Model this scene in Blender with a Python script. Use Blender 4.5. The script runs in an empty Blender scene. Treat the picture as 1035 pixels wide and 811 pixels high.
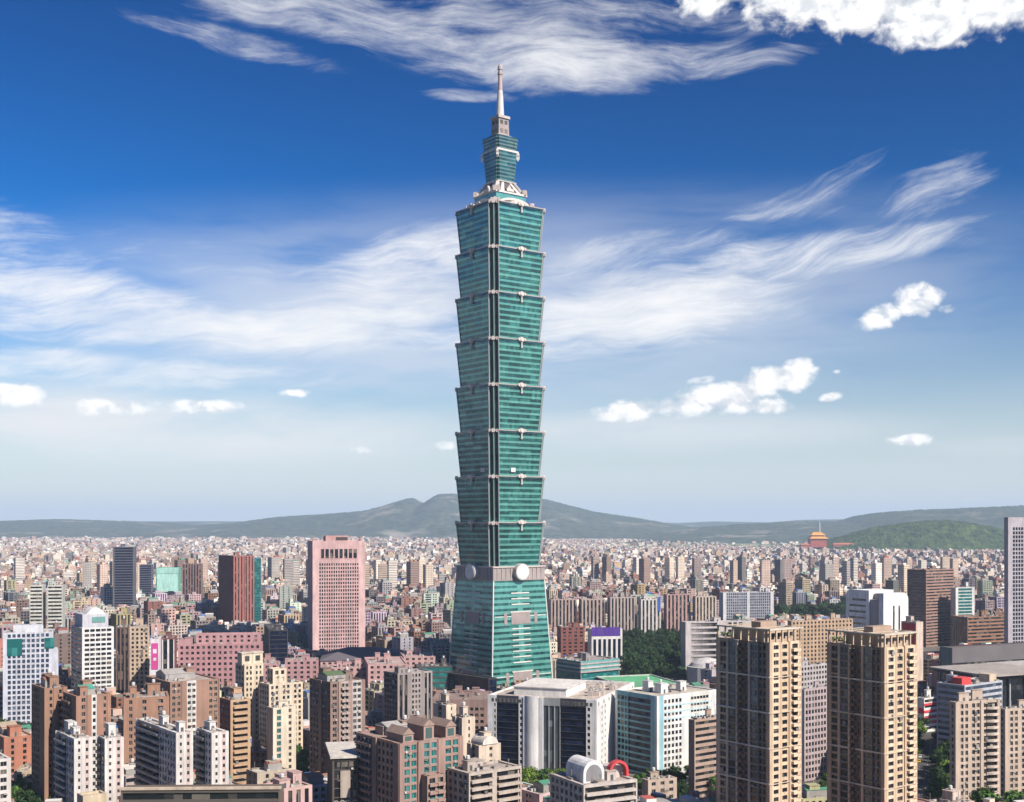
import bpy, math, random
import numpy as np
from mathutils import Vector, Matrix
random.seed(11)
np.random.seed(11)
S = bpy.context.scene
COL = S.collection
# ------------------------------------------------------------------ camera
F, CX, HY, CAMZ = 1244.0, 517.5, 530.0, 134.0          # focal length in photo pixels, principal x, horizon y, eye height
cam = bpy.data.cameras.new('camera'); camo = bpy.data.objects.new('camera', cam); COL.objects.link(camo)
cam.sensor_fit = 'HORIZONTAL'; cam.sensor_width = 36.0; cam.lens = 36.0 * F / 1035.0
cam.shift_y = (HY - 405.5) / 1035.0
cam.clip_start = 1.0; cam.clip_end = 90000.0
camo.location = (0, 0, CAMZ); camo.rotation_euler = (math.radians(90), 0, 0)
S.camera = camo
# ------------------------------------------------------------------ light, exposure
SUN_AZ = math.degrees(math.atan2(0.75, -0.66)); SUN_EL = 40.0
sd = Vector((math.cos(math.radians(SUN_EL)) * math.sin(math.radians(SUN_AZ)),
             math.cos(math.radians(SUN_EL)) * math.cos(math.radians(SUN_AZ)), math.sin(math.radians(SUN_EL))))
sun = bpy.data.lights.new('sun', 'SUN'); suno = bpy.data.objects.new('sun', sun); COL.objects.link(suno)
sun.energy = 5.0; sun.angle = math.radians(0.5); sun.color = (1.0, 0.90, 0.76)
suno.rotation_euler = (-sd).to_track_quat('-Z', 'Y').to_euler(); suno.location = (300, -300, 900)
S.view_settings.view_transform = 'Standard'; S.view_settings.look = 'None'
S.view_settings.exposure = 0.70; S.view_settings.gamma = 1.0
S.view_settings.use_curve_mapping = False
S.cycles.max_bounces = 4; S.cycles.diffuse_bounces = 2; S.cycles.glossy_bounces = 2
S.cycles.transmission_bounces = 2; S.cycles.volume_bounces = 2; S.cycles.transparent_max_bounces = 4
S.cycles.use_denoising = True
S.cycles.sample_clamp_indirect = 4.0
S.cycles.caustics_reflective = False; S.cycles.caustics_refractive = False
# ------------------------------------------------------------------ sky
def px_az(px): return math.atan2(px - CX, F)
def px_dir(px, py):
    v = Vector(((px - CX) / F, 1.0, (HY - py) / F)).normalized()
    return math.atan2(v.x, v.y), math.asin(v.z)

world = bpy.data.worlds.new('World'); S.world = world; world.use_nodes = True
wt = world.node_tree; wt.nodes.clear()
def wn(t, **k):
    n = wt.nodes.new(t)
    for a, b in k.items(): setattr(n, a, b)
    return n
def wl(a, b): wt.links.new(a, b)
def wmath(op, a, b=None, c=None, clamp=False):
    n = wn('ShaderNodeMath', operation=op, use_clamp=clamp)
    for i, v in enumerate((a, b, c)):
        if v is None: continue
        if isinstance(v, (int, float)): n.inputs[i].default_value = v
        else: wl(v, n.inputs[i])
    return n.outputs[0]
def wramp(x, a, b, smooth=True, lo=0.0, hi=1.0):
    n = wn('ShaderNodeMapRange', interpolation_type='SMOOTHSTEP' if smooth else 'LINEAR')
    wl(x, n.inputs['Value'])
    n.inputs['From Min'].default_value = a; n.inputs['From Max'].default_value = b
    n.inputs['To Min'].default_value = lo; n.inputs['To Max'].default_value = hi
    return n.outputs['Result']
tc = wn('ShaderNodeTexCoord'); sep = wn('ShaderNodeSeparateXYZ'); wl(tc.outputs['Generated'], sep.inputs[0])
az = wmath('ARCTAN2', sep.outputs[0], sep.outputs[1]); el = wmath('ARCSINE', sep.outputs[2])
uv = wn('ShaderNodeCombineXYZ'); wl(az, uv.inputs[0]); wl(el, uv.inputs[1])
UVS = uv.outputs[0]
def patch(px, py, rx, ry, rot=0.0, w=1.0, pw=0.25):
    """a soft elliptic region of the sky round one direction (rx, ry in photo pixels, rot in degrees, positive rises to the right)"""
    u0, v0 = px_dir(px, py)
    m = wn('ShaderNodeMapping', vector_type='TEXTURE'); wl(UVS, m.inputs['Vector'])
    m.inputs['Location'].default_value = (u0, v0, 0); m.inputs['Rotation'].default_value = (0, 0, math.radians(rot))
    m.inputs['Scale'].default_value = (rx / F, ry / F, 1)
    l = wn('ShaderNodeVectorMath', operation='LENGTH'); wl(m.outputs[0], l.inputs[0])
    return wramp(l.outputs['Value'], 1.0, pw, True, 0.0, w)
def wmax(*xs):
    r = xs[0]
    for x in xs[1:]: r = wmath('MAXIMUM', r, x)
    return r
def cloud_noise(rot, sx, sy, detail=9, rough=0.6, dist=0.4, off=0.0, warp=0.0):
    v = UVS
    if warp:
        n0 = wn('ShaderNodeTexNoise'); n0.inputs['Scale'].default_value = 9.0; n0.inputs['Detail'].default_value = 2
        wl(UVS, n0.inputs['Vector'])
        s = wn('ShaderNodeVectorMath', operation='SUBTRACT'); wl(n0.outputs['Color'], s.inputs[0]); s.inputs[1].default_value = (0.5, 0.5, 0.5)
        k = wn('ShaderNodeVectorMath', operation='SCALE'); wl(s.outputs[0], k.inputs[0]); k.inputs['Scale'].default_value = warp
        a = wn('ShaderNodeVectorMath', operation='ADD'); wl(UVS, a.inputs[0]); wl(k.outputs[0], a.inputs[1]); v = a.outputs[0]
    r = wn('ShaderNodeMapping', vector_type='TEXTURE'); wl(v, r.inputs['Vector'])
    r.inputs['Rotation'].default_value = (0, 0, math.radians(rot)); r.inputs['Scale'].default_value = (1 / sx, 1 / sy, 1)
    r.inputs['Location'].default_value = (off, off * .37, 0)
    n = wn('ShaderNodeTexNoise'); wl(r.outputs[0], n.inputs['Vector'])
    n.inputs['Scale'].default_value = 1.0; n.inputs['Detail'].default_value = detail
    n.inputs['Roughness'].default_value = rough; n.inputs['Distortion'].default_value = dist
    return n.outputs['Fac']
# thin high clouds: three streak directions
def streaks(rot, off):
    soft = cloud_noise(rot, 6, 16, 8, 0.58, 0.15, off, 0.03)
    fine = cloud_noise(rot, 9, 64, 13, 0.70, 0.25, off + 3.3, 0.045)
    return wmath('ADD', wmath('MULTIPLY', soft, 0.50), wmath('MULTIPLY', fine, 0.50))
nA = streaks(-3, 0.3); nB = streaks(17, 1.7); nC = streaks(5, 4.1)
mA = wmax(patch(560, 60, 310, 46, -2, 1.0), patch(330, 14, 300, 44, -3, .92), patch(560, 16, 330, 46, -2, .86), patch(250, 44, 180, 22, -8, .80), patch(470, 96, 80, 10, -2, .72), patch(735, 66, 150, 22, 6, .80))
mB = wmax(patch(940, 195, 110, 50, 20, .80), patch(780, 212, 130, 24, -2, .76), patch(880, 248, 200, 34, 5, 1.0), patch(830, 185, 120, 46, 30, .68),
          patch(660, 262, 170, 48, 8, .92), patch(790, 266, 260, 30, 3, .86), patch(760, 190, 40, 14, 8, .6))
mC = wmax(patch(645, 315, 250, 66, 3, 1.12), patch(340, 325, 300, 58, 7, 1.06), patch(60, 305, 330, 60, -4, .98), patch(10, 232, 150, 50, -18, .72),
          patch(410, 275, 170, 62, 14, .98), patch(90, 374, 400, 30, -1, 1.04), patch(480, 345, 330, 30, 1, 1.0), patch(200, 262, 220, 40, -8, .72), patch(700, 262, 150, 30, 6, .8))
def wisps(mask, n, w=0.9, gain=1.0, off=0.42):
    s = wmath('SUBTRACT', wmath('ADD', mask, wmath('MULTIPLY', wmath('SUBTRACT', n, 0.5), 3.9)), off)
    return wmath('MULTIPLY', wramp(s, 0.0, w), wmath('MULTIPLY', wramp(mask, 0.0, 0.45), gain))
cir = wmax(wisps(mA, nA, 1.25, .90, .40), wisps(mB, nB, 1.25, .94, .48), wisps(mC, nC, 1.25, 1.0, .42))
# heaped clouds
nP = cloud_noise(0, 44, 58, 9, 0.56, 0.25, 2.2, 0.012)
mP = wmax(patch(880, -22, 235, 66, -6, 1.15, .4), patch(950, 10, 95, 44, 0, 1.1, .35), patch(720, 0, 60, 26, 0, .9, .2), patch(1010, 0, 80, 46, 0, 1.1, .3),
          patch(928, 304, 34, 26, 10, 1.05, .2), patch(890, 320, 36, 17, 12, .98, .2), patch(958, 312, 20, 7, 0, .7), patch(935, 292, 16, 14, 0, .9, .2),
          patch(790, 382, 62, 25, 6, 1.05, .2), patch(735, 400, 100, 25, 9, 1.05, .2), patch(650, 413, 85, 17, 4, 1.0, .2), patch(760, 410, 70, 14, 0, .95, .2), patch(838, 402, 18, 8, 6, .9), patch(712, 384, 26, 7, 5, .66),
          patch(845, 376, 9, 4, 0, .7), patch(917, 445, 40, 10, 4, .98, .2),
          patch(14, 398, 40, 20, -4, 1.1, .2), patch(300, 397, 28, 8, 0, .92, .1), patch(200, 411, 62, 12, 0, .90), patch(112, 412, 62, 14, 0, .92), patch(450, 450, 18, 8, 0, .6), patch(366, 455, 24, 7, 0, .5))
sP = wmath('SUBTRACT', wmath('ADD', mP, wmath('MULTIPLY', wmath('SUBTRACT', nP, 0.5), 2.3)), 0.45)
cum = wmath('MULTIPLY', wramp(sP, -0.12, 0.58), wramp(mP, 0.05, 0.30))
nPs = cloud_noise(0, 44, 58, 4, 0.5, 0.25, 2.24, 0.012)
shade = wramp(wmath('SUBTRACT', nP, nPs), -0.16, 0.04)
# milky low layers
nL = cloud_noise(0, 5, 26, 6, 0.55, 0.3, 7.7, 0.03)
mL = wmax(patch(120, 428, 470, 56, -1, 1.0, .2), patch(650, 436, 360, 34, 0, .62, .1), patch(1010, 450, 120, 14, 0, .3), patch(480, 315, 720, 140, 2, .66, .1))
lay = wmath('MULTIPLY', mL, wramp(nL, 0.18, 0.62))
sky = wn('ShaderNodeTexSky', sky_type='NISHITA'); sky.sun_disc = False
sky.sun_elevation = math.radians(SUN_EL); sky.sun_rotation = math.radians(SUN_AZ)
sky.air_density = 1.0; sky.dust_density = 0.6; sky.ozone_density = 3.0
SKY_STR = 0.10
# deepen the blue: the photograph was taken through a polarising filter
sk1 = wn('ShaderNodeVectorMath', operation='SCALE'); wl(sky.outputs[0], sk1.inputs[0]); sk1.inputs['Scale'].default_value = 0.1
gmn = wn('ShaderNodeGamma'); wl(sk1.outputs[0], gmn.inputs['Color']); gmn.inputs['Gamma'].default_value = 2.0
hsv = wn('ShaderNodeHueSaturation'); hsv.inputs['Saturation'].default_value = 1.16; wl(gmn.outputs[0], hsv.inputs['Color'])
sk2 = wn('ShaderNodeVectorMath', operation='SCALE'); wl(hsv.outputs[0], sk2.inputs[0])
wl(wramp(el, 0.03, 0.22, True, 0.90 / SKY_STR, 1.18 / SKY_STR), sk2.inputs['Scale'])
def wmix(fac, a, b):
    n = wn('ShaderNodeMix', data_type='RGBA'); wl(fac, n.inputs[0])
    for i, v in ((6, a), (7, b)):
        if isinstance(v, tuple): n.inputs[i].default_value = (*v, 1)
        else: wl(v, n.inputs[i])
    return n.outputs[2]
k = .62 / SKY_STR
c0 = wmix(wramp(el, 0.20, -0.01, True, 0.0, .80), sk2.outputs[0], (.80 * k, .86 * k, .90 * k))
c1 = wmix(lay, c0, (.88 * k, .89 * k, .91 * k))
c2 = wmix(cir, c1, (1.0 * k, 1.0 * k, 1.01 * k))
cumcol = wmix(shade, (.80 * k, .83 * k, .88 * k), (1.12 * k, 1.11 * k, 1.09 * k))
c3 = wmix(cum, c2, cumcol)
bg = wn('ShaderNodeBackground'); wl(c3, bg.inputs['Color']); bg.inputs['Strength'].default_value = SKY_STR
wo = wn('ShaderNodeOutputWorld'); wl(bg.outputs[0], wo.inputs['Surface'])
world.cycles.sampling_method = 'MANUAL'; world.cycles.sample_map_resolution = 512

# ------------------------------------------------------------------ materials
def mat(name):
    m = bpy.data.materials.new(name); m.use_nodes = True
    t = m.node_tree; t.nodes.clear()
    o = t.nodes.new('ShaderNodeOutputMaterial'); b = t.nodes.new('ShaderNodeBsdfPrincipled')
    t.links.new(b.outputs[0], o.inputs[0])
    return m, t, b
def mixc(t, fac, a, b, blend='MIX'):
    n = t.nodes.new('ShaderNodeMix'); n.data_type = 'RGBA'; n.blend_type = blend
    for i, v in ((0, fac), (6, a), (7, b)):
        if isinstance(v, (int, float)): n.inputs[i].default_value = v
        elif isinstance(v, tuple): n.inputs[i].default_value = (*v, 1)
        else: t.links.new(v, n.inputs[i])
    return n.outputs[2]
def noise(t, scale, detail=4, coord='Object', vscale=None, rough=0.55):
    c = t.nodes.new('ShaderNodeTexCoord'); n = t.nodes.new('ShaderNodeTexNoise')
    src = c.outputs[coord]
    if vscale:
        mp = t.nodes.new('ShaderNodeMapping'); mp.inputs['Scale'].default_value = vscale
        t.links.new(src, mp.inputs[0]); src = mp.outputs[0]
    t.links.new(src, n.inputs['Vector'])
    n.inputs['Scale'].default_value = scale; n.inputs['Detail'].default_value = detail; n.inputs['Roughness'].default_value = rough
    return n.outputs['Fac']
def mrange(t, x, a, b, lo, hi):
    n = t.nodes.new('ShaderNodeMapRange'); t.links.new(x, n.inputs['Value'])
    for i, v in zip(('From Min', 'From Max', 'To Min', 'To Max'), (a, b, lo, hi)): n.inputs[i].default_value = v
    return n.outputs['Result']
def tmath(t, op, a, b=None):
    n = t.nodes.new('ShaderNodeMath'); n.operation = op
    for i, v in enumerate((a, b)):
        if v is None: continue
        if isinstance(v, (int, float)): n.inputs[i].default_value = v
        else: t.links.new(v, n.inputs[i])
    return n.outputs[0]
def painted(name, rough=0.8, streak=0.35, spec=0.3):
    """wall finish: the mesh's own colour with rain streaks and patchy wear"""
    m, t, b = mat(name)
    a = t.nodes.new('ShaderNodeAttribute'); a.attribute_name = 'Col'
    st = mrange(t, noise(t, 0.5, 5, vscale=(1, 1, .12)), .35, .75, 0.0, 1.0)
    pt = mrange(t, noise(t, .07, 4), .3, .7, .76, .98)
    patch_ = mrange(t, noise(t, .35, 2, vscale=(1, 1, .6)), .56, .60, 0.0, .22)
    dirt = mixc(t, tmath(t, 'MAXIMUM', tmath(t, 'MULTIPLY', st, streak), patch_), a.outputs['Color'], (.13, .11, .10))
    sc = t.nodes.new('ShaderNodeVectorMath'); sc.operation = 'SCALE'; t.links.new(dirt, sc.inputs[0]); t.links.new(pt, sc.inputs['Scale'])
    t.links.new(sc.outputs[0], b.inputs['Base Color'])
    b.inputs['Roughness'].default_value = rough; b.inputs['Specular IOR Level'].default_value = spec
    return m
WALL = painted('painted_wall', .82, .45)
METAL = painted('painted_metal', .45, .25, .5)
def tilt(t, b, rnd, amt):
    ge = t.nodes.new('ShaderNodeNewGeometry'); s0 = t.nodes.new('ShaderNodeVectorMath'); s0.operation = 'SUBTRACT'; t.links.new(rnd, s0.inputs[0]); s0.inputs[1].default_value = (.5, .5, .5)
    s1 = t.nodes.new('ShaderNodeVectorMath'); s1.operation = 'SCALE'; t.links.new(s0.outputs[0], s1.inputs[0]); s1.inputs['Scale'].default_value = amt * 2
    s2 = t.nodes.new('ShaderNodeVectorMath'); s2.operation = 'ADD'; t.links.new(ge.outputs['Normal'], s2.inputs[0]); t.links.new(s1.outputs[0], s2.inputs[1])
    s3 = t.nodes.new('ShaderNodeVectorMath'); s3.operation = 'NORMALIZE'; t.links.new(s2.outputs[0], s3.inputs[0]); t.links.new(s3.outputs[0], b.inputs['Normal'])
def glass(name, dark, light, cell=(3.3, 3.2), rough=0.12, frac=.3, metal=0.0):
    """window glass: each pane a little different, curtains or blinds behind some"""
    m, t, b = mat(name)
    c = t.nodes.new('ShaderNodeTexCoord')
    mp = t.nodes.new('ShaderNodeMapping'); mp.inputs['Scale'].default_value = (1 / cell[0], 1 / cell[0], 1 / cell[1])
    t.links.new(c.outputs['Object'], mp.inputs[0])
    fl = t.nodes.new('ShaderNodeVectorMath'); fl.operation = 'FLOOR'; t.links.new(mp.outputs[0], fl.inputs[0])
    oi = t.nodes.new('ShaderNodeObjectInfo')
    ad = t.nodes.new('ShaderNodeVectorMath'); ad.operation = 'ADD'; t.links.new(fl.outputs[0], ad.inputs[0]); t.links.new(oi.outputs['Location'], ad.inputs[1])
    w = t.nodes.new('ShaderNodeTexWhiteNoise'); w.noise_dimensions = '3D'; t.links.new(ad.outputs[0], w.inputs['Vector'])
    f = mrange(t, w.outputs['Value'], 1 - frac, 1.0, 0.0, 1.0)
    t.links.new(mixc(t, f, dark, light), b.inputs['Base Color'])
    b.inputs['Roughness'].default_value = rough; b.inputs['Metallic'].default_value = metal
    tilt(t, b, w.outputs['Color'], .05)
    b.inputs['Specular IOR Level'].default_value = 0.6
    return m
GL_DARK = glass('dark_glass', (.012, .014, .018), (.16, .14, .12))
GL_BLUE = glass('blue_grey_glass', (.03, .045, .075), (.12, .15, .19))
GL_TEAL = glass('teal_glass', (.01, .10, .10), (.05, .22, .21))
GL_NAVY = glass('navy_glass', (.005, .008, .024), (.014, .022, .055), rough=.06)
GL_NAVY.node_tree.nodes['Principled BSDF'].inputs['Specular IOR Level'].default_value = .22
GL_GREY = glass('grey_glass', (.07, .085, .095), (.20, .24, .25))
GLS = dict(dark=GL_DARK, blue=GL_BLUE, teal=GL_TEAL, navy=GL_NAVY, grey=GL_GREY)
def roofmat(name):
    m, t, b = mat(name)
    a = t.nodes.new('ShaderNodeAttribute'); a.attribute_name = 'Col'
    n1 = noise(t, .22, 6); f = mrange(t, n1, .35, .7, 0, .7)
    t.links.new(mixc(t, f, a.outputs['Color'], (.12, .11, .10)), b.inputs['Base Color'])
    b.inputs['Roughness'].default_value = .9; b.inputs['Specular IOR Level'].default_value = .2
    return m
ROOF = roofmat('weathered_roof')

# ------------------------------------------------------------------ mesh builder
def lin(r, g, b):
    f = lambda c: (c / 255 / 12.92) if c / 255 <= .04045 else ((c / 255 + .055) / 1.055) ** 2.4
    return (f(r), f(g), f(b))
_BF = np.array([[0, 3, 2, 1], [4, 5, 6, 7], [0, 1, 5, 4], [1, 2, 6, 5], [2, 3, 7, 6], [3, 0, 4, 7]])
class MB:
    def __init__(s): s.b = []; s.p = []
    def box(s, x0, x1, y0, y1, z0, z1, col=(.5, .5, .5), m=0):
        if x1 < x0: x0, x1 = x1, x0
        if y1 < y0: y0, y1 = y1, y0
        s.b.append((x0, x1, y0, y1, z0, z1, *col, m))
    def poly(s, V, Fc, col=(.5, .5, .5), m=0): s.p.append((V, Fc, col, m))
    def prism(s, pts, y0, y1, col=(.5, .5, .5), m=0):
        """outline in x, z pushed from y0 to y1"""
        n = len(pts); V = [(x, y0, z) for x, z in pts] + [(x, y1, z) for x, z in pts]
        s.poly(V, [tuple(range(n)), tuple(range(2 * n - 1, n - 1, -1))] + [(i, i + n, (i + 1) % n + n, (i + 1) % n) for i in range(n)], col, m)
    def slab(s, pts, z0, z1, col=(.5, .5, .5), m=0, top=None):
        n = len(pts); top = top or pts
        V = [(x, y, z0) for x, y in pts] + [(x, y, z1) for x, y in top]
        s.poly(V, [tuple(range(n - 1, -1, -1)), tuple(range(n, 2 * n))] + [(i, (i + 1) % n, (i + 1) % n + n, i + n) for i in range(n)], col, m)
    def lathe(s, prof, col, m=0, n=16, x=0, y=0):
        V = []; Fc = []
        for r, z in prof: V += [(x + r * math.cos(2 * math.pi * i / n), y + r * math.sin(2 * math.pi * i / n), z) for i in range(n)]
        for j in range(len(prof) - 1):
            for i in range(n): Fc.append((j * n + i, j * n + (i + 1) % n, (j + 1) * n + (i + 1) % n, (j + 1) * n + i))
        Fc.append(tuple(range(n - 1, -1, -1))); Fc.append(tuple(range((len(prof) - 1) * n, len(prof) * n)))
        s.poly(V, Fc, col, m)
    def mesh(s, name, mats):
        me = bpy.data.meshes.new(name)
        nb = len(s.b)
        V = []; loops = []; starts = []; tot = []; mi = []; cols = []
        nv = 0; nl = 0
        if nb:
            B = np.array(s.b, dtype=np.float64)
            X = B[:, [0, 1, 1, 0, 0, 1, 1, 0]]; Y = B[:, [2, 2, 3, 3, 2, 2, 3, 3]]; Z = B[:, [4, 4, 4, 4, 5, 5, 5, 5]]
            V.append(np.stack([X, Y, Z], -1).reshape(-1, 3))
            L = (_BF[None] + (np.arange(nb) * 8)[:, None, None]).reshape(-1)
            loops.append(L); starts.append(np.arange(nb * 6) * 4); tot.append(np.full(nb * 6, 4))
            mi.append(np.repeat(B[:, 9].astype(int), 6)); cols.append(np.repeat(B[:, 6:9], 24, 0))
            nv = nb * 8; nl = nb * 24
        for PV, PF, c, m in s.p:
            V.append(np.array(PV, dtype=np.float64).reshape(-1, 3))
            for f in PF:
                loops.append(np.array(f) + nv); starts.append(np.array([nl])); tot.append(np.array([len(f)])); nl += len(f)
                mi.append(np.array([m])); cols.append(np.tile(np.array(c, dtype=float), (len(f), 1)))
            nv += len(PV)
        V = np.concatenate(V); L = np.concatenate(loops); st = np.concatenate(starts); tt = np.concatenate(tot)
        me.vertices.add(len(V)); me.vertices.foreach_set('co', V.ravel().astype(np.float32))
        me.loops.add(len(L)); me.loops.foreach_set('vertex_index', L.astype(np.int32))
        me.polygons.add(len(st)); me.polygons.foreach_set('loop_start', st.astype(np.int32)); me.polygons.foreach_set('loop_total', tt.astype(np.int32))
        for mm in mats: me.materials.append(mm)
        me.polygons.foreach_set('material_index', np.concatenate(mi).astype(np.int32))
        a = me.color_attributes.new('Col', 'FLOAT_COLOR', 'CORNER')
        C = np.concatenate(cols); C = np.concatenate([C, np.ones((len(C), 1))], 1)
        a.data.foreach_set('color', C.ravel().astype(np.float32))
        me.polygons.foreach_set('use_smooth', np.zeros(len(st), dtype=bool))
        me.update(calc_edges=True); me.validate()
        return me
    def build(s, name, mats, parent=None, loc=None):
        if not s.b and not s.p: return None
        return link(name, s.mesh(name, mats), parent, loc)
def link(name, me, parent=None, loc=None, rot=None):
    o = bpy.data.objects.new(name, me); COL.objects.link(o)
    if parent: o.parent = parent
    if loc is not None: o.location = loc
    if rot is not None: o.rotation_euler = rot
    return o
LABELS = []
def tag(o, label, cat, group=None, kind=None):
    o['label'] = label
    o['category'] = cat
    if group: o['group'] = group
    if kind: o['kind'] = kind
    return o
def empty(name, loc, rz=0.0):
    o = bpy.data.objects.new(name, None); COL.objects.link(o); o.location = loc; o.rotation_euler = (0, 0, rz)
    o.empty_display_size = 2
    return o
def struct(name, me):
    o = link(name, me); o['kind'] = 'structure'; return o

# ------------------------------------------------------------------ ground, hills
gm, gt, gb = mat('ground')
gn = mrange(gt, noise(gt, .012, 8, rough=.65), .35, .65, 0, 1); gn2 = mrange(gt, noise(gt, .16, 6), .3, .7, .7, 1.15)
gc = mixc(gt, gn, (.10, .095, .09), (.17, .155, .14))
gs = gt.nodes.new('ShaderNodeVectorMath'); gs.operation = 'SCALE'; gt.links.new(gc, gs.inputs[0]); gt.links.new(gn2, gs.inputs['Scale'])
gt.links.new(gs.outputs[0], gb.inputs['Base Color']); gb.inputs['Roughness'].default_value = .9
g = MB(); g.poly([(-30000, -6000, 0), (30000, -6000, 0), (30000, 30000, 0), (-30000, 30000, 0)], [(0, 1, 2, 3)])
struct('ground', g.mesh('ground', [gm]))
# grass plain (airfield and riverside) far off to the right of the tower
am, at_, ab = mat('grass_plain'); 
at_.links.new(mixc(at_, mrange(at_, noise(at_, .004, 6), .35, .65, 0, 1), (.10, .16, .06), (.24, .27, .14)), ab.inputs['Base Color']); ab.inputs['Roughness'].default_value = .95
g = MB(); g.poly([(500, 6900, .02), (2300, 6300, .02), (2900, 8800, .02), (900, 9600, .02)], [(0, 1, 2, 3)])
struct('grass_field', g.mesh('grass_field', [am]))

def hillmat(name, c1, c2, c3, scale):
    m, t, b = mat(name)
    n1 = mrange(t, noise(t, scale, 8, rough=.7), .38, .62, 0, 1)
    n2 = mrange(t, noise(t, scale * .22, 5), .56, .68, 0, 1)
    t.links.new(mixc(t, tmath(t, 'MULTIPLY', n2, .6), mixc(t, n1, c1, c2), c3), b.inputs['Base Color'])
    b.inputs['Roughness'].default_value = 1.0; b.inputs['Specular IOR Level'].default_value = .05
    return m
HILL_FAR = hillmat('forest_far', (.02, .035, .022), (.075, .095, .06), (.34, .30, .26), .011)
HILL_NEAR = hillmat('forest_near', (.008, .022, .007), (.075, .115, .030), (.035, .06, .02), .022)
def vnoise(seed):
    rng = np.random.RandomState(seed); G = rng.rand(64, 64)
    def f(x, y):
        x0 = np.floor(x).astype(int); y0 = np.floor(y).astype(int); fx = x - x0; fy = y - y0
        fx = fx * fx * (3 - 2 * fx); fy = fy * fy * (3 - 2 * fy)
        a = G[x0 % 64, y0 % 64]; b = G[(x0 + 1) % 64, y0 % 64]; c = G[x0 % 64, (y0 + 1) % 64]; d = G[(x0 + 1) % 64, (y0 + 1) % 64]
        return (a * (1 - fx) + b * fx) * (1 - fy) + (c * (1 - fx) + d * fx) * fy - .5
    return f
def hill(name, prof, Y, depth, m, seed, rough=.12, nx=260, ny=60, front=1.0, fine=0.0):
    """a ridge at distance Y whose crest heights follow prof (photo px, py)"""
    px = np.array([p[0] for p in prof], float); py = np.array([p[1] for p in prof], float)
    X = np.linspace((px[0] - CX) / F * Y, (px[-1] - CX) / F * Y, nx)
    Hc = np.maximum(np.interp(X / Y * F + CX, px, CAMZ - (py - HY) / F * Y), 0.0)
    T = np.linspace(-1, 1, ny)
    f = vnoise(seed); V = []
    xx, tt = np.meshgrid(X, T)
    h = np.repeat(Hc[None], ny, 0)
    shape = np.clip(1 - np.abs(tt) ** 1.25, 0, 1)
    nn = np.zeros_like(xx); a = 1.0; fr = 1 / (depth * .8)
    for o_ in range(7): nn += a * f(xx * fr + o_ * 7.3, tt * depth * fr + o_ * 3.1); a *= .6; fr *= 2.1
    z = h * shape * (1 + rough * 4 * nn * (1 - np.exp(-((tt) / .25) ** 2))) + h * rough * .25 * nn
    if fine: z += fine * (np.random.RandomState(seed).rand(*z.shape) - .5) * (h > 10)
    z = np.maximum(z, -2) - 1.5 * (shape <= 0.001)
    yy = Y + tt * depth * np.where(tt < 0, front, 1.0)
    V = np.stack([xx, yy, z], -1).reshape(-1, 3)
    idx = np.arange(nx * ny).reshape(ny, nx)
    Fq = np.stack([idx[:-1, :-1], idx[:-1, 1:], idx[1:, 1:], idx[1:, :-1]], -1).reshape(-1, 4)
    me = bpy.data.meshes.new(name); me.from_pydata(V.tolist(), [], Fq.tolist()); me.materials.append(m)
    for p in me.polygons: p.use_smooth = True
    return struct(name, me)
hill('hills', [(-200, 531), (-60, 528), (0, 527), (60, 525), (130, 527), (200, 531), (240, 529), (280, 523), (330, 520), (372, 516.5), (392, 511), (412, 504), (419, 504), (428, 509), (434, 505), (442, 500), (455, 499), (470, 500), (495, 503),
               (520, 505), (552, 505), (575, 511), (600, 517.5), (640, 523), (668, 528), (700, 533), (730, 538), (775, 544.5)], 12500, 2600, HILL_FAR, 3, .10, 520, 110, 1.0, 10)
hill('far_range', [(-400, 526), (100, 527), (500, 527), (690, 528.5), (720, 527), (780, 528), (810, 525.5), (850, 525), (900, 527), (1450, 526)], 17500, 2500, HILL_FAR, 5, .08, 260, 40)
hill('right_ridge', [(610, 546), (650, 541), (690, 535), (740, 530), (800, 527), (850, 527), (868, 521), (890, 518), (930, 515.5), (980, 513.5), (1035, 511), (1100, 508), (1250, 506), (1400, 512)], 10500, 2000, HILL_FAR, 8, .12, 400, 90, 1.0, 10)
hill('wooded_hill', [(815, 553), (840, 547), (860, 540), (880, 534), (905, 530), (935, 526.5), (960, 526), (985, 529), (1005, 533), (1025, 537), (1060, 540), (1110, 548), (1150, 555)], 6300, 620, HILL_NEAR, 12, .2, 380, 130, 1.0, 12.0)

# the wooded slope the picture is taken from, falling away in front of the camera
xs = np.linspace(-1600, 1600, 90); yv = np.linspace(-1500, 410, 80); xx, yy = np.meshgrid(xs, yv); fz = vnoise(31)
zz_ = np.where(yy > -40, 128 * np.clip((400 - yy) / 440, 0, 1) ** 1.15, 128 + 70 * np.clip((-40 - yy) / 260, 0, 1) * np.clip((yy + 1500) / 900, 0, 1)) * np.clip(1.25 - np.abs(xx) / 1500, 0, 1) ** .6 + 5 * fz(xx / 60, yy / 60) - 4
idx = np.arange(90 * 80).reshape(80, 90); me = bpy.data.meshes.new('hillside')
me.from_pydata(np.stack([xx, yy, zz_], -1).reshape(-1, 3).tolist(), [], np.stack([idx[:-1, :-1], idx[:-1, 1:], idx[1:, 1:], idx[1:, :-1]], -1).reshape(-1, 4).tolist()); me.materials.append(HILL_NEAR); struct('hillside', me)

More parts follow.
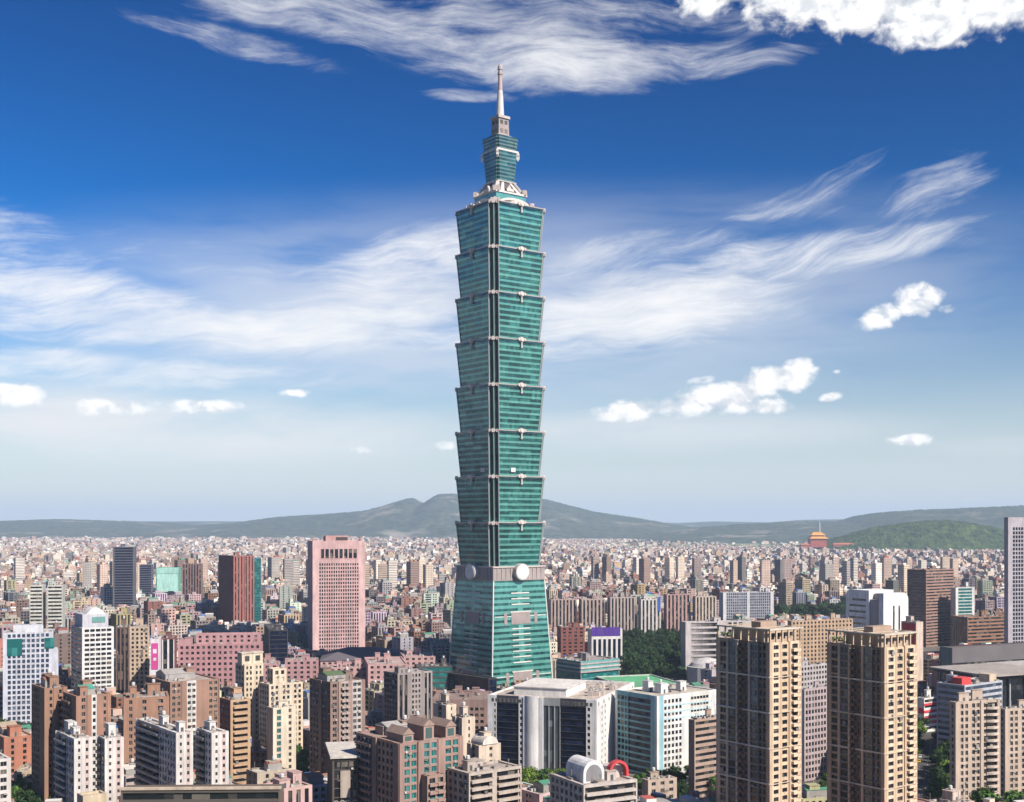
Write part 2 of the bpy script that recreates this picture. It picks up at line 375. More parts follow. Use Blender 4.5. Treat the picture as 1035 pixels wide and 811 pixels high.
# ------------------------------------------------------------------ building construction
TH = math.radians(37)
HEROES = []          # (centre, yaw, half w, half d, px0, px1, ytop, yvis, Y, short name)
def ux(px): return (px - CX) / F
def ztop(py, Y): return CAMZ - (py - HY) / F * Y
def seg(k='g', f=1.0, fh=3.2, bw=3.2, sp=.42, pf=.32, d=.35, inn=0.0, col=None, gl='dark', bal=0, pc=None):
    return dict(k=k, f=f, fh=fh, bw=bw, sp=sp, pf=pf, d=d, inn=inn, col=col, gl=gl, bal=bal, pc=pc)
_winmesh = {}
FRAME = (.45, .45, .44)
def window_mesh(w, h, gl, fc):
    key = (round(w, 1), round(h, 1), gl, fc)
    if key not in _winmesh:
        b = MB(); w, h = key[0] - .02, key[1] - .02
        b.box(-w / 2, w / 2, 0, .05, .0, h, (0, 0, 0), 1)
        t = .07
        b.box(-w / 2, w / 2, -.06, -.002, 0, t, fc); b.box(-w / 2, w / 2, -.06, -.002, h - t, h, fc)
        for x in ([-w / 2, w / 2 - t] + ([-t / 2] if w > 1.3 else [])): b.box(x, x + t, -.058, -.002, t, h - t, fc)
        _winmesh[key] = b.mesh('window', [METAL, GLS[gl]])
    return _winmesh[key]
_balmesh = {}
def balcony_mesh(w, col):
    key = (round(w, 1), tuple(round(c, 2) for c in col))
    if key not in _balmesh:
        b = MB(); w = key[0]
        b.box(-w / 2, w / 2, -1.25, .0, -.18, 0, col); b.box(-w / 2, w / 2, -1.25, -1.13, .002, .95, col)
        b.box(-w / 2, -w / 2 + .1, -1.128, -.002, .002, .95, col); b.box(w / 2 - .1, w / 2, -1.128, -.002, .002, .95, col)
        _balmesh[key] = b.mesh('balcony', [WALL])
    return _balmesh[key]
class Bld:
    def __init__(s, root, near=False, nc=1.0):
        s.root = root; s.wall = MB(); s.roof = MB(); s.gl = {}; s.near = near; s.nc = nc; s.messy = 0.0; s.jit = random.Random(len(HEROES) * 31 + 5); s.win = []; s.bal = []
    def volume(s, x0, x1, y0, y1, z0, z1, Ss, Ws, col, roofc=(.30, .28, .26), cp=.6, Es=None, par=1.1, post=True, N=None):
        nc = s.nc
        s.wall.box(x0 + nc, x1 - nc, y0 + nc, y1 - nc, z0, z1 - .9, col)
        s.roof.box(x0 + nc * .6, x1 - nc * .6, y0 + nc * .6, y1 - nc * .6, z1 - .95, z1 - .62, roofc)
        if post:
            for px_, qx in ((x0 - .05, x0 + cp), (x1 - cp, x1 + .05)):
                for py_, qy in ((y0 - .05, y0 + cp), (y1 - cp, y1 + .05)): s.wall.box(px_, qx, py_, qy, z0, z1 + .03, col)
        for side, sg in (('S', Ss), ('W', Ws), ('E', Es or [seg('s')]), ('N', N or [seg('s')])):
            s.facade(side, (x0, x1, y0, y1, z0, z1), sg, col, cp, par)
    def facade(s, side, box, segs, col, cp, par):
        x0, x1, y0, y1, z0, z1 = box; nc = s.nc
        L = (x1 - x0) if side in 'SN' else (y1 - y0)
        if side == 'S': P = lambda a, b, n, q: (x0 + a, x0 + b, y0 + n, y0 + q)
        elif side == 'N': P = lambda a, b, n, q: (x0 + a, x0 + b, y1 - q, y1 - n)
        elif side == 'W': P = lambda a, b, n, q: (x0 + n, x0 + q, y0 + L - b, y0 + L - a)
        else: P = lambda a, b, n, q: (x1 - q, x1 - n, y0 + a, y0 + b)
        tot = sum(g_['f'] for g_ in segs); a = cp; U = L - 2 * cp
        if U <= .5: return
        for g_ in segs:
            b = a + U * g_['f'] / tot; c = g_['col'] or col; n0 = g_['inn']; d = g_['d']; pc = g_['pc'] or c
            if g_['k'] == 's':
                s.wall.box(*P(a, b, n0, nc), z0, z1, c); a = b; continue
            top = z1 - par
            s.wall.box(*P(a, b, n0, nc), top, z1, c)
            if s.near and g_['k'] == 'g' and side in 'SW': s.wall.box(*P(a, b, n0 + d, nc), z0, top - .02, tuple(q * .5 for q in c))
            else: s.gl.setdefault(g_['gl'], MB()).box(*P(a, b, n0 + d, nc), z0, top - .02, (0, 0, 0))
            nf = max(1, round((top - z0) / g_['fh'])); fh = (top - z0) / nf
            if g_['k'] in 'gb':
                for k_ in range(nf):
                    q_ = s.jit.uniform(.86, 1.06); s.wall.box(*P(a + .01, b - .01, n0, n0 + d), z0 + k_ * fh, z0 + k_ * fh + g_['sp'] * fh, tuple(v * q_ for v in c))
                    if s.messy and side in 'SW':
                        m_ = int((b - a) / 3.2)
                        for _ in range(m_):
                            r0 = s.jit.random()
                            if r0 < s.messy:
                                aa = s.jit.uniform(a + .3, b - 1.6); zb_ = z0 + k_ * fh
                                if r0 < s.messy * .45: s.wall.box(*P(aa, aa + .9, n0 - .45, n0 - .06), zb_ + .25, zb_ + .95, s.jit.choice(((.62, .62, .6), (.45, .43, .4), (.3, .28, .26))))
                                elif r0 < s.messy * .8: s.wall.box(*P(aa, aa + 1.5, n0 - .62, n0 - .06), zb_ + fh * .88, zb_ + fh * .94, s.jit.choice(((.55, .55, .52), (.10, .22, .17), (.40, .38, .34), (.3, .12, .08), (.22, .22, .22))))
                                else: s.wall.box(*P(aa, aa + 1.5, n0 - .5, n0 - .06), zb_ + g_['sp'] * fh * .7, zb_ + fh * .80, s.jit.choice(((.22, .2, .19), (.35, .33, .31), (.12, .12, .12))))
            if g_['k'] in 'gp':
                nb = max(1, round((b - a) / g_['bw'])); bw = (b - a) / nb; pw = g_['pf'] * bw
                for k_ in range(nb + 1):
                    s0 = a + k_ * bw - pw / 2; s1 = s0 + pw
                    s.wall.box(*P(max(a, s0), min(b, s1), n0 - .04, n0 + d - .01), z0, top - .01, pc)
                if g_['k'] == 'g' and side in 'SW' and (s.near or g_['bal']):
                    for f_ in range(nf):
                        for k_ in range(nb):
                            mid = a + (k_ + .5) * bw; zz = z0 + f_ * fh + g_['sp'] * fh
                            if s.near: s.win.append((side, P(mid, mid, n0 + d - .07, n0 + d - .07), zz, bw - pw, fh * (1 - g_['sp']), g_['gl']))
                            if g_['bal'] and k_ % g_['bal'] == 0: s.bal.append((side, P(mid, mid, n0 - .05, n0 - .05), z0 + f_ * fh + .2, bw - pw * .3, c))
            if g_['k'] == 'b' and g_['bal'] and side in 'SW':
                for f_ in range(nf): s.bal.append((side, P((a + b) / 2, (a + b) / 2, n0 - .01, n0 - .01), z0 + f_ * fh + .2, b - a - .3, c))
            a = b
    def finish(s, zvis=0.0):
        r = s.root
        s.wall.build('wall', [WALL], r); s.roof.build('roof', [ROOF], r)
        for k_, b in s.gl.items(): b.build('glazing', [GLS[k_]], r)
        rot = {'S': 0.0, 'W': -math.pi / 2}
        for lst, nm in ((s.win, 'window'), (s.bal, 'balcony')):
            lst.sort(key=lambda q: -q[2])
            for i, q in enumerate(lst):
                if i >= 100 or q[2] < zvis: break
                me = window_mesh(q[3], q[4], q[5], FRAME) if nm == 'window' else balcony_mesh(q[3], q[4])
                link(nm, me, r, (q[1][0], q[1][2], q[2]), (0, 0, rot[q[0]]))
            rest = [q for q in lst[100:] if q[2] >= zvis - 8]
            if rest:
                b = MB()
                for q in rest:
                    x, y, z, w = q[1][0], q[1][2], q[2], q[3] / 2 - .01
                    if nm == 'window':
                        h = q[4] - .02
                        if q[0] == 'S': b.box(x - w, x + w, y, y + .05, z, z + h, (0, 0, 0)); b.box(x - w, x + w, y - .06, y - .002, z, z + .08, FRAME, 1)
                        else: b.box(x, x + .05, y - w, y + w, z, z + h, (0, 0, 0)); b.box(x - .06, x - .002, y - w, y + w, z, z + .08, FRAME, 1)
                    else:
                        if q[0] == 'S': b.box(x - w, x + w, y - 1.25, y, z - .18, z, q[4]); b.box(x - w, x + w, y - 1.25, y - 1.13, z + .002, z + .95, q[4])
                        else: b.box(x - 1.25, x, y - w, y + w, z - .18, z, q[4]); b.box(x - 1.25, x - 1.13, y - w, y + w, z + .002, z + .95, q[4])
                o = b.build(nm, [GLS[rest[0][5]], METAL] if nm == 'window' else [WALL], r)
                o['kind'] = 'stuff'
_tank = None
def tank_mesh():
    global _tank
    if _tank is None:
        b = MB(); b.lathe([(.75, .4), (.8, .5), (.8, 1.6), (.6, 1.9), (.15, 2.0)], (.62, .63, .64), 0, 12)
        for x, y in ((-.6, -.6), (.6, -.6), (.6, .6), (-.6, .6)): b.box(x - .08, x + .08, y - .08, y + .08, 0, .55, (.3, .3, .3))
        _tank = b.mesh('water_tank', [METAL])
    return _tank
_door = None
def door_mesh():
    global _door
    if _door is None:
        b = MB(); b.box(-.55, .55, -.06, .1, 0, 2.15, (.07, .08, .09)); b.box(-.68, -.552, -.1, .1, 0, 2.28, (.4, .38, .36)); b.box(.552, .68, -.1, .1, 0, 2.28, (.4, .38, .36)); _door = b.mesh('door', [METAL])
    return _door
_units = {}
def unit_mesh(i):
    if i not in _units:
        b = MB()
        if i == 0: b.box(-.7, .7, -.5, .5, .15, 1.4, (.5, .5, .48)); b.lathe([(.38, 1.401), (.38, 1.52)], (.2, .2, .2), 0, 10)
        elif i == 1:
            b.box(-1.6, 1.6, -.9, .9, 0, 1.1, (.38, .36, .34)); b.box(-1.75, 1.75, -1.05, 1.05, 1.11, 1.25, (.30, .24, .20)); b.box(-.06, .06, -.06, .06, 1.26, 4.2, (.3, .3, .3))
        else: b.box(-.9, .9, -.9, .9, 0, .9, (.33, .31, .29)); b.box(-.05, .05, -.05, .05, .91, 3.6, (.35, .35, .35)); b.box(-.6, .6, -.03, .03, 3.2, 3.26, (.35, .35, .35)); b.box(-.45, .45, -.03, .03, 2.7, 2.76, (.35, .35, .35))
        _units[i] = b.mesh('air_unit', [METAL])
    return _units[i]
def clutter(root, rnd, x0, x1, y0, y1, z, col, n=2, shed=None, units=True):
    """stair heads, tanks and sheds on a roof; each a part of its building"""
    w, d = x1 - x0, y1 - y0
    got = []
    for i in range(n):
        bw, bd, h = min(w * .5, rnd.uniform(3, 6)), min(d * .5, rnd.uniform(3, 6)), rnd.uniform(2.6, 5.5)
        cx, cy = rnd.uniform(x0 + bw / 2 + 1.2, x1 - bw / 2 - 1.2) if w > bw + 2.6 else (x0 + x1) / 2, rnd.uniform(y0 + bd / 2 + 1.2, y1 - bd / 2 - 1.2) if d > bd + 2.6 else (y0 + y1) / 2
        if any(abs(cx - a) < (bw + c) / 2 + .2 and abs(cy - b) < (bd + e) / 2 + .2 for a, b, c, e in got): continue
        got.append((cx, cy, bw, bd))
        b = MB(); b.box(cx - bw / 2, cx + bw / 2, cy - bd / 2, cy + bd / 2, z - .7, z + h, col); b.box(cx - bw / 2 - .25, cx + bw / 2 + .25, cy - bd / 2 - .25, cy + bd / 2 + .25, z + h + .002, z + h + .25, tuple(q * .9 for q in col))
        sw_ = b.build('stairwell', [WALL], root); link('door', door_mesh(), sw_, (cx, cy - bd / 2, z - .6))
        if rnd.random() < .45: link('water_tank', tank_mesh(), sw_, (cx + rnd.uniform(-.3, .3) * max(0, bw - 2.4), cy, z + h + .25))
    for i in range(rnd.randint(6, 13) if units else 0):
        link('air_unit', unit_mesh(rnd.randrange(3)), root, (rnd.uniform(x0 + .8, x1 - .8), rnd.uniform(y0 + .8, y1 - .8), z - .62), (0, 0, rnd.choice((0, 1.5708))))
    if shed:
        sw, sd_ = w * rnd.uniform(.45, .8), d * rnd.uniform(.4, .8); cx, cy = rnd.uniform(x0 + sw / 2 + .6, x1 - sw / 2 - .6), rnd.uniform(y0 + sd_ / 2 + .6, y1 - sd_ / 2 - .6)
        h = rnd.uniform(2.2, 3.2); b = MB()
        b.box(cx - sw / 2 + .2, cx + sw / 2 - .2, cy - sd_ / 2 + .2, cy + sd_ / 2 - .2, z - .7, z + h, (.34, .33, .32))
        V = [(cx - sw / 2, cy - sd_ / 2, z + h), (cx + sw / 2, cy - sd_ / 2, z + h), (cx + sw / 2, cy + sd_ / 2, z + h), (cx - sw / 2, cy + sd_ / 2, z + h), (cx - sw / 2, cy, z + h + sd_ * .16), (cx + sw / 2, cy, z + h + sd_ * .16)]
        b.poly(V, [(0, 1, 5, 4), (2, 3, 4, 5), (0, 4, 3), (1, 2, 5), (3, 2, 1, 0)], shed)
        b.build('rooftop_shed', [METAL], root)

def frame_for(xl, xc, xr, Y, th, wl=None, wr=None):
    """corner nearest the camera at (xc, Y); how long its right-hand and left-hand faces run"""
    r = (math.cos(th), math.sin(th)); l = (-math.sin(th), math.cos(th)); P = (ux(xc) * Y, Y)
    if wr is None: wr = (ux(xr) * Y - P[0]) / (r[0] - ux(xr) * r[1])
    if wl is None:
        den = math.sin(th) + ux(xl) * math.cos(th); wl = (P[0] - ux(xl) * Y) / den if den > .02 else 20
    return P, r, l, wr, wl
def H(name, cat, label, short, xl, xc, xr, ytop, Y, yvis, Ss, Ws, col, th=37, wl=None, wr=None, near=None, roofc=(.30, .28, .26), n=2, shed=None, nc=1.0, cp=.6, par=1.1, group=None, fin=True, z0=0.0, Es=None, messy=None):
    t = math.radians(th)
    P, r, l, w, d = frame_for(xl, xc, xr, Y, t, wl, wr)
    w = max(4, min(w, 160)); d = max(4, min(d, 120))
    cx, cy = P[0] + r[0] * w / 2 + l[0] * d / 2, P[1] + r[1] * w / 2 + l[1] * d / 2
    root = empty(name, (cx, cy, 0), t); tag(root, label, cat, group)
    h = ztop(ytop, Y)
    near = (Y < 640) if near is None else near
    B = Bld(root, near, nc); B.messy = messy if messy is not None else (.42 if name.startswith(('apartment', 'terraced')) and Y < 1000 else 0.0)
    B.w, B.d, B.h, B.col = w, d, h, col
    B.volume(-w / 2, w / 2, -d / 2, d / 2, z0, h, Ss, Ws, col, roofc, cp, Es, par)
    HEROES.append((cx, cy, t, w / 2, d / 2, xl, xr, ytop, yvis, Y, short))
    B.rnd = random.Random(int(xl * 13 + ytop * 7))
    if n or shed: clutter(root, B.rnd, -w / 2 + 1, w / 2 - 1, -d / 2 + 1, d / 2 - 1, h, col, n, shed)
    if fin: B.finish(max(0, ztop(yvis, Y) - 10))
    return B
WHITE = (.78, .77, .75); CREAM = (.66, .55, .42); PINK = (.56, .32, .31); BROWN = (.20, .125, .09); REDBR = (.24, .085, .07); ORBR = (.40, .19, .11)
TAN = (.50, .36, .25); GREY = (.40, .40, .41); MAUVE = (.30, .21, .20); LGREY = (.60, .60, .61); DGREY = (.10, .10, .115); BEIGE = (.56, .45, .35)
# ------------------------------------------------------------------ the great tower
def tower_glass(name, dark, light, panel, rough):
    m, t, b = mat(name)
    c = t.nodes.new('ShaderNodeTexCoord')
    mp = t.nodes.new('ShaderNodeMapping'); mp.inputs['Scale'].default_value = (.42, .42, 1 / 4.1); t.links.new(c.outputs['Object'], mp.inputs[0])
    fl = t.nodes.new('ShaderNodeVectorMath'); fl.operation = 'FLOOR'; t.links.new(mp.outputs[0], fl.inputs[0])
    w = t.nodes.new('ShaderNodeTexWhiteNoise'); w.noise_dimensions = '3D'; t.links.new(fl.outputs[0], w.inputs['Vector'])
    mp2 = t.nodes.new('ShaderNodeMapping'); mp2.inputs['Scale'].default_value = (.09, .09, 1 / 4.1); t.links.new(c.outputs['Object'], mp2.inputs[0])
    fl2 = t.nodes.new('ShaderNodeVectorMath'); fl2.operation = 'FLOOR'; t.links.new(mp2.outputs[0], fl2.inputs[0])
    w2 = t.nodes.new('ShaderNodeTexWhiteNoise'); w2.noise_dimensions = '3D'; t.links.new(fl2.outputs[0], w2.inputs['Vector'])
    f = tmath(t, 'MULTIPLY', mrange(t, w.outputs['Value'], 0, 1, .3, 1), mrange(t, w2.outputs['Value'], 0.1, .9, .25, 1))
    t.links.new(mixc(t, f, dark, light), b.inputs['Base Color'])
    b.inputs['Roughness'].default_value = rough; b.inputs['Specular IOR Level'].default_value = .8; b.inputs['Metallic'].default_value = .25
    tilt(t, b, w2.outputs['Color'], .035)
    return m
T_WIN = tower_glass('tower_window_glass', (.002, .022, .028), (.04, .21, .185), None, .12)
T_PAN = tower_glass('tower_spandrel_glass', (.075, .265, .235), (.14, .37, .325), None, .16)
T_DARK = tower_glass('tower_corner_glass', (.008, .035, .04), (.03, .10, .105), None, .1)
T_PLAIN = tower_glass('tower_crown_glass', (.09, .16, .16), (.17, .25, .24), None, .2)
TRIM = painted('tower_trim', .6, .15, .4)
PALE = (.56, .47, .44); PALE2 = (.62, .57, .54); LOUV = (.30, .25, .24); MET = (.45, .46, .48)
T_MATS = [T_WIN, T_PAN, T_DARK, T_PLAIN, TRIM]
def notched(h, a):
    pts = []
    for k_ in range(4):
        c, s = math.cos(k_ * math.pi / 2), math.sin(k_ * math.pi / 2)
        for x, y in ((h, h - 2 * a), (h - a, h - 2 * a), (h - a, h - a), (h - 2 * a, h - a), (h - 2 * a, h)):
            pts.append((x * c - y * s, x * s + y * c))
    return pts
def square(h): return [(h, -h), (h, h), (-h, h), (-h, -h)]
def loft(mb, rings, matf, col=(.5, .5, .5)):
    """rings: [(points, z)], matf(level, side) -> material index"""
    n = len(rings[0][0]); V = [(x, y, z) for pts, z in rings for x, y in pts]; groups = {}
    for j in range(len(rings) - 1):
        for i in range(n): groups.setdefault(matf(j, i), []).append((j * n + i, j * n + (i + 1) % n, (j + 1) * n + (i + 1) % n, (j + 1) * n + i))
    groups.setdefault(matf(len(rings) - 2, 0), []).append(tuple(range((len(rings) - 1) * n, len(rings) * n)))
    for m_, Fc in groups.items(): mb.poly(V, Fc, col, m_)
def z_of(py): return CAMZ + (HY - py) / 1.244
TW = math.radians(37)
tx = ux(505.5) * 1000.0
tower = empty('skyscraper', (tx, 1000.0, 0), TW)
tag(tower, 'towering teal glass skyscraper of eight flared stacked tiers on a tapering base with a spire', 'skyscraper')
HEROES.append((tx, 1000.0, TW, 31, 31, 455, 563, 66, 690, 1000.0, 'the teal skyscraper'))
TWX, TWY = tx, 1000.0
def quad_copies(name, me, parent, h, z, diag=False):
    for k_ in range(4):
        a = k_ * math.pi / 2 + (math.pi / 4 if diag else 0)
        link(name, me, parent, (h * math.sin(a), -h * math.cos(a), z), (0, 0, a))
def arcpts(cx, cz, r, a0, a1, n=10): return [(cx + r * math.cos(math.radians(a0 + (a1 - a0) * i / n)), cz + r * math.sin(math.radians(a0 + (a1 - a0) * i / n))) for i in range(n + 1)]
def ruyi_mesh(s=1.0):
    """cloud shaped medallion with a pendant, facing -y"""
    b = MB()
    lobe = lambda cx, cz, r, y0, y1, c: b.prism(arcpts(cx, cz, r, 0, 345, 15), y0, y1, c, 0)
    b.prism([(x * s, z * s) for x, z in [(-5.2, .2), (-4.2, -1.0), (-1.2, -1.6), (0, -3.0), (1.2, -1.6), (4.2, -1.0), (5.2, .2), (3.4, 1.5), (1.2, 1.9), (0, 2.8), (-1.2, 1.9), (-3.4, 1.5)]], -1.0, .9, PALE2)
    lobe(-3.4 * s, .35 * s, 1.35 * s, -1.5, -.98, PALE); lobe(3.4 * s, .35 * s, 1.35 * s, -1.52, -.96, PALE); lobe(0, .3 * s, 1.9 * s, -1.7, -.97, PALE2)
    b.box(-.55 * s, .55 * s, -.9, .6, -6.4 * s, -2.6 * s, PALE2); lobe(0, -6.8 * s, .9 * s, -1.0, .6, PALE)
    return b.mesh('ruyi_ornament', [TRIM])
def corner_mesh():
    b = MB()
    b.box(-3.1, 3.1, -.4, 1.6, -.9, .4, PALE2); b.box(-3.7, -2.1, -.7, 1.2, -1.8, .6, PALE); b.box(2.1, 3.7, -.7, 1.2, -1.8, .6, PALE)
    b.prism([(-1.0, -2.0), (1.0, -2.0), (1.5, .0), (0, 1.3), (-1.5, 0)], -1.6, .5, PALE2)
    return b.mesh('corner_ornament', [TRIM])
RUYI, CORN = ruyi_mesh(.85), corner_mesh()
def tier(z0, z1, h0, h1, a, floors, name='tier', deco=True):
    mb = MB(); H_ = lambda z: h0 + (h1 - h0) * (z - z0) / (z1 - z0)
    rings = []; kinds = []; fh = (z1 - 1.6 - z0) / floors
    for f in range(floors):
        za = z0 + f * fh; zb = za + fh * .40; zc = za + fh
        for z, o in ((za, .30), (zb, .30), (zb + .02, 0), (zc - .02, 0)): rings.append((notched(H_(z) + o, a), z))
        kinds += [1, 4, 0, 4]
    zt_ = z1 - 1.6
    for z, o in ((zt_, .25), (zt_ + .5, .25)): rings.append((notched(H_(z) + o, a), z))
    kinds += [3]
    def mf(j, i):
        k_ = kinds[min(j, len(kinds) - 1)]
        if i % 5 in (0, 1, 2, 3): return 2 if k_ != 4 else 2
        return {1: 1, 4: 1, 0: 0, 3: 1}[k_]
    loft(mb, rings, mf)
    t = mb.build(name, T_MATS, tower)
    # cornice along the top edge, pale, with its dark swagged underside
    b = MB(); hh = h1
    for k_ in range(4):
        c, s = math.cos(k_ * math.pi / 2), math.sin(k_ * math.pi / 2)
        R = lambda x, y: (x * c - y * s, x * s + y * c)
        w = hh - 2 * a; n = 24
        xs = [-w + 2 * w * i / n for i in range(n + 1)]
        lo = [z1 - 1.0 - 1.5 * (1 - (2 * abs(x) / w - 1) ** 2) for x in xs]
        V = []
        for x, l_ in zip(xs, lo):
            for y, z in ((-hh - .55, l_), (-hh + .3, l_), (-hh + .3, z1 - .7), (-hh - .55, z1 - .7)): V.append((*R(x, y), z))
        Fq = [(4 * i + q, 4 * i + (q + 1) % 4, 4 * i + 4 + (q + 1) % 4, 4 * i + 4 + q) for i in range(n) for q in range(4)]
        b.poly([*V], [tuple(reversed(f)) for f in Fq], (.05, .10, .10), 1)
    b2 = notched(hh + .75, a); b3 = notched(hh + .95, a)
    b.slab(b2, z1 - .69, z1, PALE, 0, b3)
    b.build('cornice', [TRIM, T_DARK], t)
    # pale edge posts either side of the notched corner, following the flare
    b = MB()
    for k_ in range(4):
        c, s = math.cos(k_ * math.pi / 2), math.sin(k_ * math.pi / 2)
        R = lambda x, y: (x * c - y * s, x * s + y * c)
        for fx, wdt in (((lambda h_: h_ - 2 * a), .36), ((lambda h_: -(h_ - 2 * a)), .36), ((lambda h_: h_ - a), .4)):
            V = []
            for z in (z0, z1 - .7):
                h_ = H_(z); x = fx(h_); yy = -h_ - .32 if wdt == .36 else -(h_ - a) - .3
                V += [(*R(x - wdt, yy - .25), z), (*R(x + wdt, yy - .25), z), (*R(x + wdt, yy + .7), z), (*R(x - wdt, yy + .7), z)]
            b = MB(); b.poly(V, [(3, 2, 1, 0), (4, 5, 6, 7), (0, 1, 5, 4), (1, 2, 6, 5), (2, 3, 7, 6), (3, 0, 4, 7)], (.26, .29, .29) if wdt == .36 else (.14, .19, .19)); b.build('corner_post', [TRIM], t)
    if deco:
        quad_copies('ruyi_ornament', RUYI, t, h1 + .6, z1 - .3)
        quad_copies('corner_ornament', CORN, t, (h1 - a) * math.sqrt(2) + .1, z1 - .2, True)
    return t
ys = [572, 528, 482.5, 437.5, 392.5, 347.5, 302.5, 258, 214]
zz = [z_of(y) for y in ys]
lamps = None
for i in range(8):
    t = tier(zz[i] + (0 if i else -.2), zz[i + 1], 24.9, 27.7, 2.7, 8)
    if i == 1:                      # two white service boxes low on this tier
        pass
    if i == 2:
        for k_, x in ((0, -6.5), (3, 12.0)):
            a = k_ * math.pi / 2; b = MB(); b.box(-2.1, 2.1, -.9, .6, 0, 3.2, (.8, .8, .8)); b.box(-1.5, 1.5, -1.0, -.92, .5, 2.6, (.55, .6, .62))
            hh = 25.6
            link('service_box', b.mesh('service_box', [TRIM]), t, (hh * math.sin(a) + x * math.cos(a), -hh * math.cos(a) + x * math.sin(a), zz[2] + 3.2), (0, 0, a))
# base: truncated pyramid
zb0, zb1, hb0, hb1 = 0.0, z_of(585), 30.6, 25.4
mb = MB(); Hb = lambda z: hb0 + (hb1 - hb0) * z / zb1
rings = []; kinds = []; nf = 20; fh = (zb1 - 0.0) / nf
for f in range(nf):
    za = f * fh
    for z, o in ((za, .26), (za + fh * .56, .26), (za + fh * .56 + .02, 0), (za + fh - .02, 0)): rings.append((square(Hb(z) + o), z)); 
    kinds += [1, 1, 0, 1]
loft(mb, rings, lambda j, i: kinds[min(j, len(kinds) - 1)])
base = mb.build('base_tier', T_MATS, tower)
b = MB(); b.slab(square(hb1 + .5), zb1 - .4, zz[0] - .6, (.33, .28, .27), 0, square(hb1 + .2)); b.slab(square(hb1 + 1.0), zz[0] - .58, zz[0] + .5, PALE, 0)
for x in range(-5, 6):                # louvre fins of the belt
    for k_ in range(4):
        c, s = round(math.cos(k_ * math.pi / 2)), round(math.sin(k_ * math.pi / 2)); R = lambda x_, y_: (x_ * c - y_ * s, x_ * s + y_ * c)
        p = R(x * 4.4 - .2, -hb1 - .9); q = R(x * 4.4 + .2, -hb1 - .2); b.box(p[0], q[0], p[1], q[1], zb1 + .3, zz[0] - .62, (.42, .36, .34))
b.build('louvre_belt', [TRIM], base)
# face fittings of the base: edge trim, centre ledges, louvre panels, coin discs
for k_ in range(4):
    a = k_ * math.pi / 2; c, s = math.cos(a), math.sin(a); R = lambda x, y: (x * c - y * s, x * s + y * c)
    b = MB()
    V = []
    for z in (0, zb1 - .45):
        h_ = Hb(z) + .3; V += [(*R(h_ - .8, -h_ - .2), z), (*R(h_ + .2, -h_ - .2), z), (*R(h_ + .2, -h_ + .8), z), (*R(h_ - .8, -h_ + .8), z)]
    b.poly(V, [(3, 2, 1, 0), (4, 5, 6, 7), (0, 1, 5, 4), (1, 2, 6, 5), (2, 3, 7, 6), (3, 0, 4, 7)], (.55, .58, .55))
    b.build('corner_trim', [TRIM], base)
    def panel(x0, x1, z0, z1, out, col, name, mats, mt=0):
        b = MB(); V = []
        for z in (z0, z1):
            h_ = Hb(z); V += [(*R(x0, -h_ - out), z), (*R(x1, -h_ - out), z), (*R(x1, -h_ + .3), z), (*R(x0, -h_ + .3), z)]
        b.poly(V, [(3, 2, 1, 0), (4, 5, 6, 7), (0, 1, 5, 4), (1, 2, 6, 5), (2, 3, 7, 6), (3, 0, 4, 7)], col, mt)
        return b.build(name, mats, base)
    for (za, zb_) in ((z_of(628.5), z_of(617)), (z_of(686), z_of(675.5))):
        panel(-9.5, 9.5, za, zb_, .7, LOUV, 'louvre_panel', [TRIM]); panel(-10.3, 10.3, zb_ + .02, zb_ + .9, .85, PALE2, 'panel_hood', [TRIM])
        panel(13.5, 16.5, za, zb_, .65, LOUV, 'louvre_panel', [TRIM]); panel(-16.5, -13.5, za, zb_, .65, LOUV, 'louvre_panel', [TRIM])
        h1_ = Hb(zb_); panel(-h1_ + 1.2, h1_ - 1.2, zb_ - 3.4, zb_ - 2.6, .6, (.50, .58, .55), 'string_course', [TRIM])
    for py in (598, 603.5, 609, 633, 638.5, 644, 649.5, 655, 660.5, 666):
        z = z_of(py); panel(-9.0, 9.0, z - .45, z + .45, .8, (.62, .62, .58), 'sunshade_ledge', [TRIM])
    panel(-2.5, 2.5, z_of(668), z_of(590), .35, (.04, .22, .2), 'centre_strip', T_MATS, 1)
    b = MB()
    for r0, y0, y1, cc in ((6.6, -4.2, .5, (.50, .47, .46)), (5.7, -4.5, -4.18, (.80, .80, .79)), (4.3, -4.65, -4.48, (.68, .70, .69))):
        b.prism(arcpts(0, 0, r0, 0, 352.5, 47), y0, y1, cc)
    b.box(-1.2, 1.2, -4.85, -4.63, -1.2, 1.2, (.60, .60, .58))
    o = b.build('coin_disc', [TRIM], base); o.location = (*R(0, -hb1 - .6), z_of(577)); o.rotation_euler = (0, 0, a)
# crown
crown = MB()
crown.slab(square(19.5), zz[8] - .9, z_of(209), PALE, 4, square(18.6)); crown.slab(square(14.6), z_of(209) + .02, z_of(200.5), (.03, .2, .18), 1, square(14.9))
crown.slab(square(15.8), z_of(200.5) + .02, z_of(198.8), PALE2, 4, square(15.6))
cr = crown.build('crown', T_MATS, tower)
def arch_mesh(w, h, th, dep):
    b = MB(); n = 20
    out = [(w * math.cos(math.pi * i / n), h * math.sin(math.pi * i / n) ** .8) for i in range(n + 1)]; inn = [((w - th) * math.cos(math.pi * i / n), (h - th) * math.sin(math.pi * i / n) ** .8) for i in range(n + 1)]
    for i in range(n): b.prism([out[i], out[i + 1], inn[i + 1], inn[i]], -dep, .2, PALE2)
    return b.mesh('roof_arch', [TRIM])
quad_copies('roof_arch', arch_mesh(15.5, 6.5, 2.0, 1.6), cr, 18.2, zz[8] + .1)
quad_copies('ruyi_ornament', ruyi_mesh(1.15), cr, 20.2, zz[8] + 1.6)
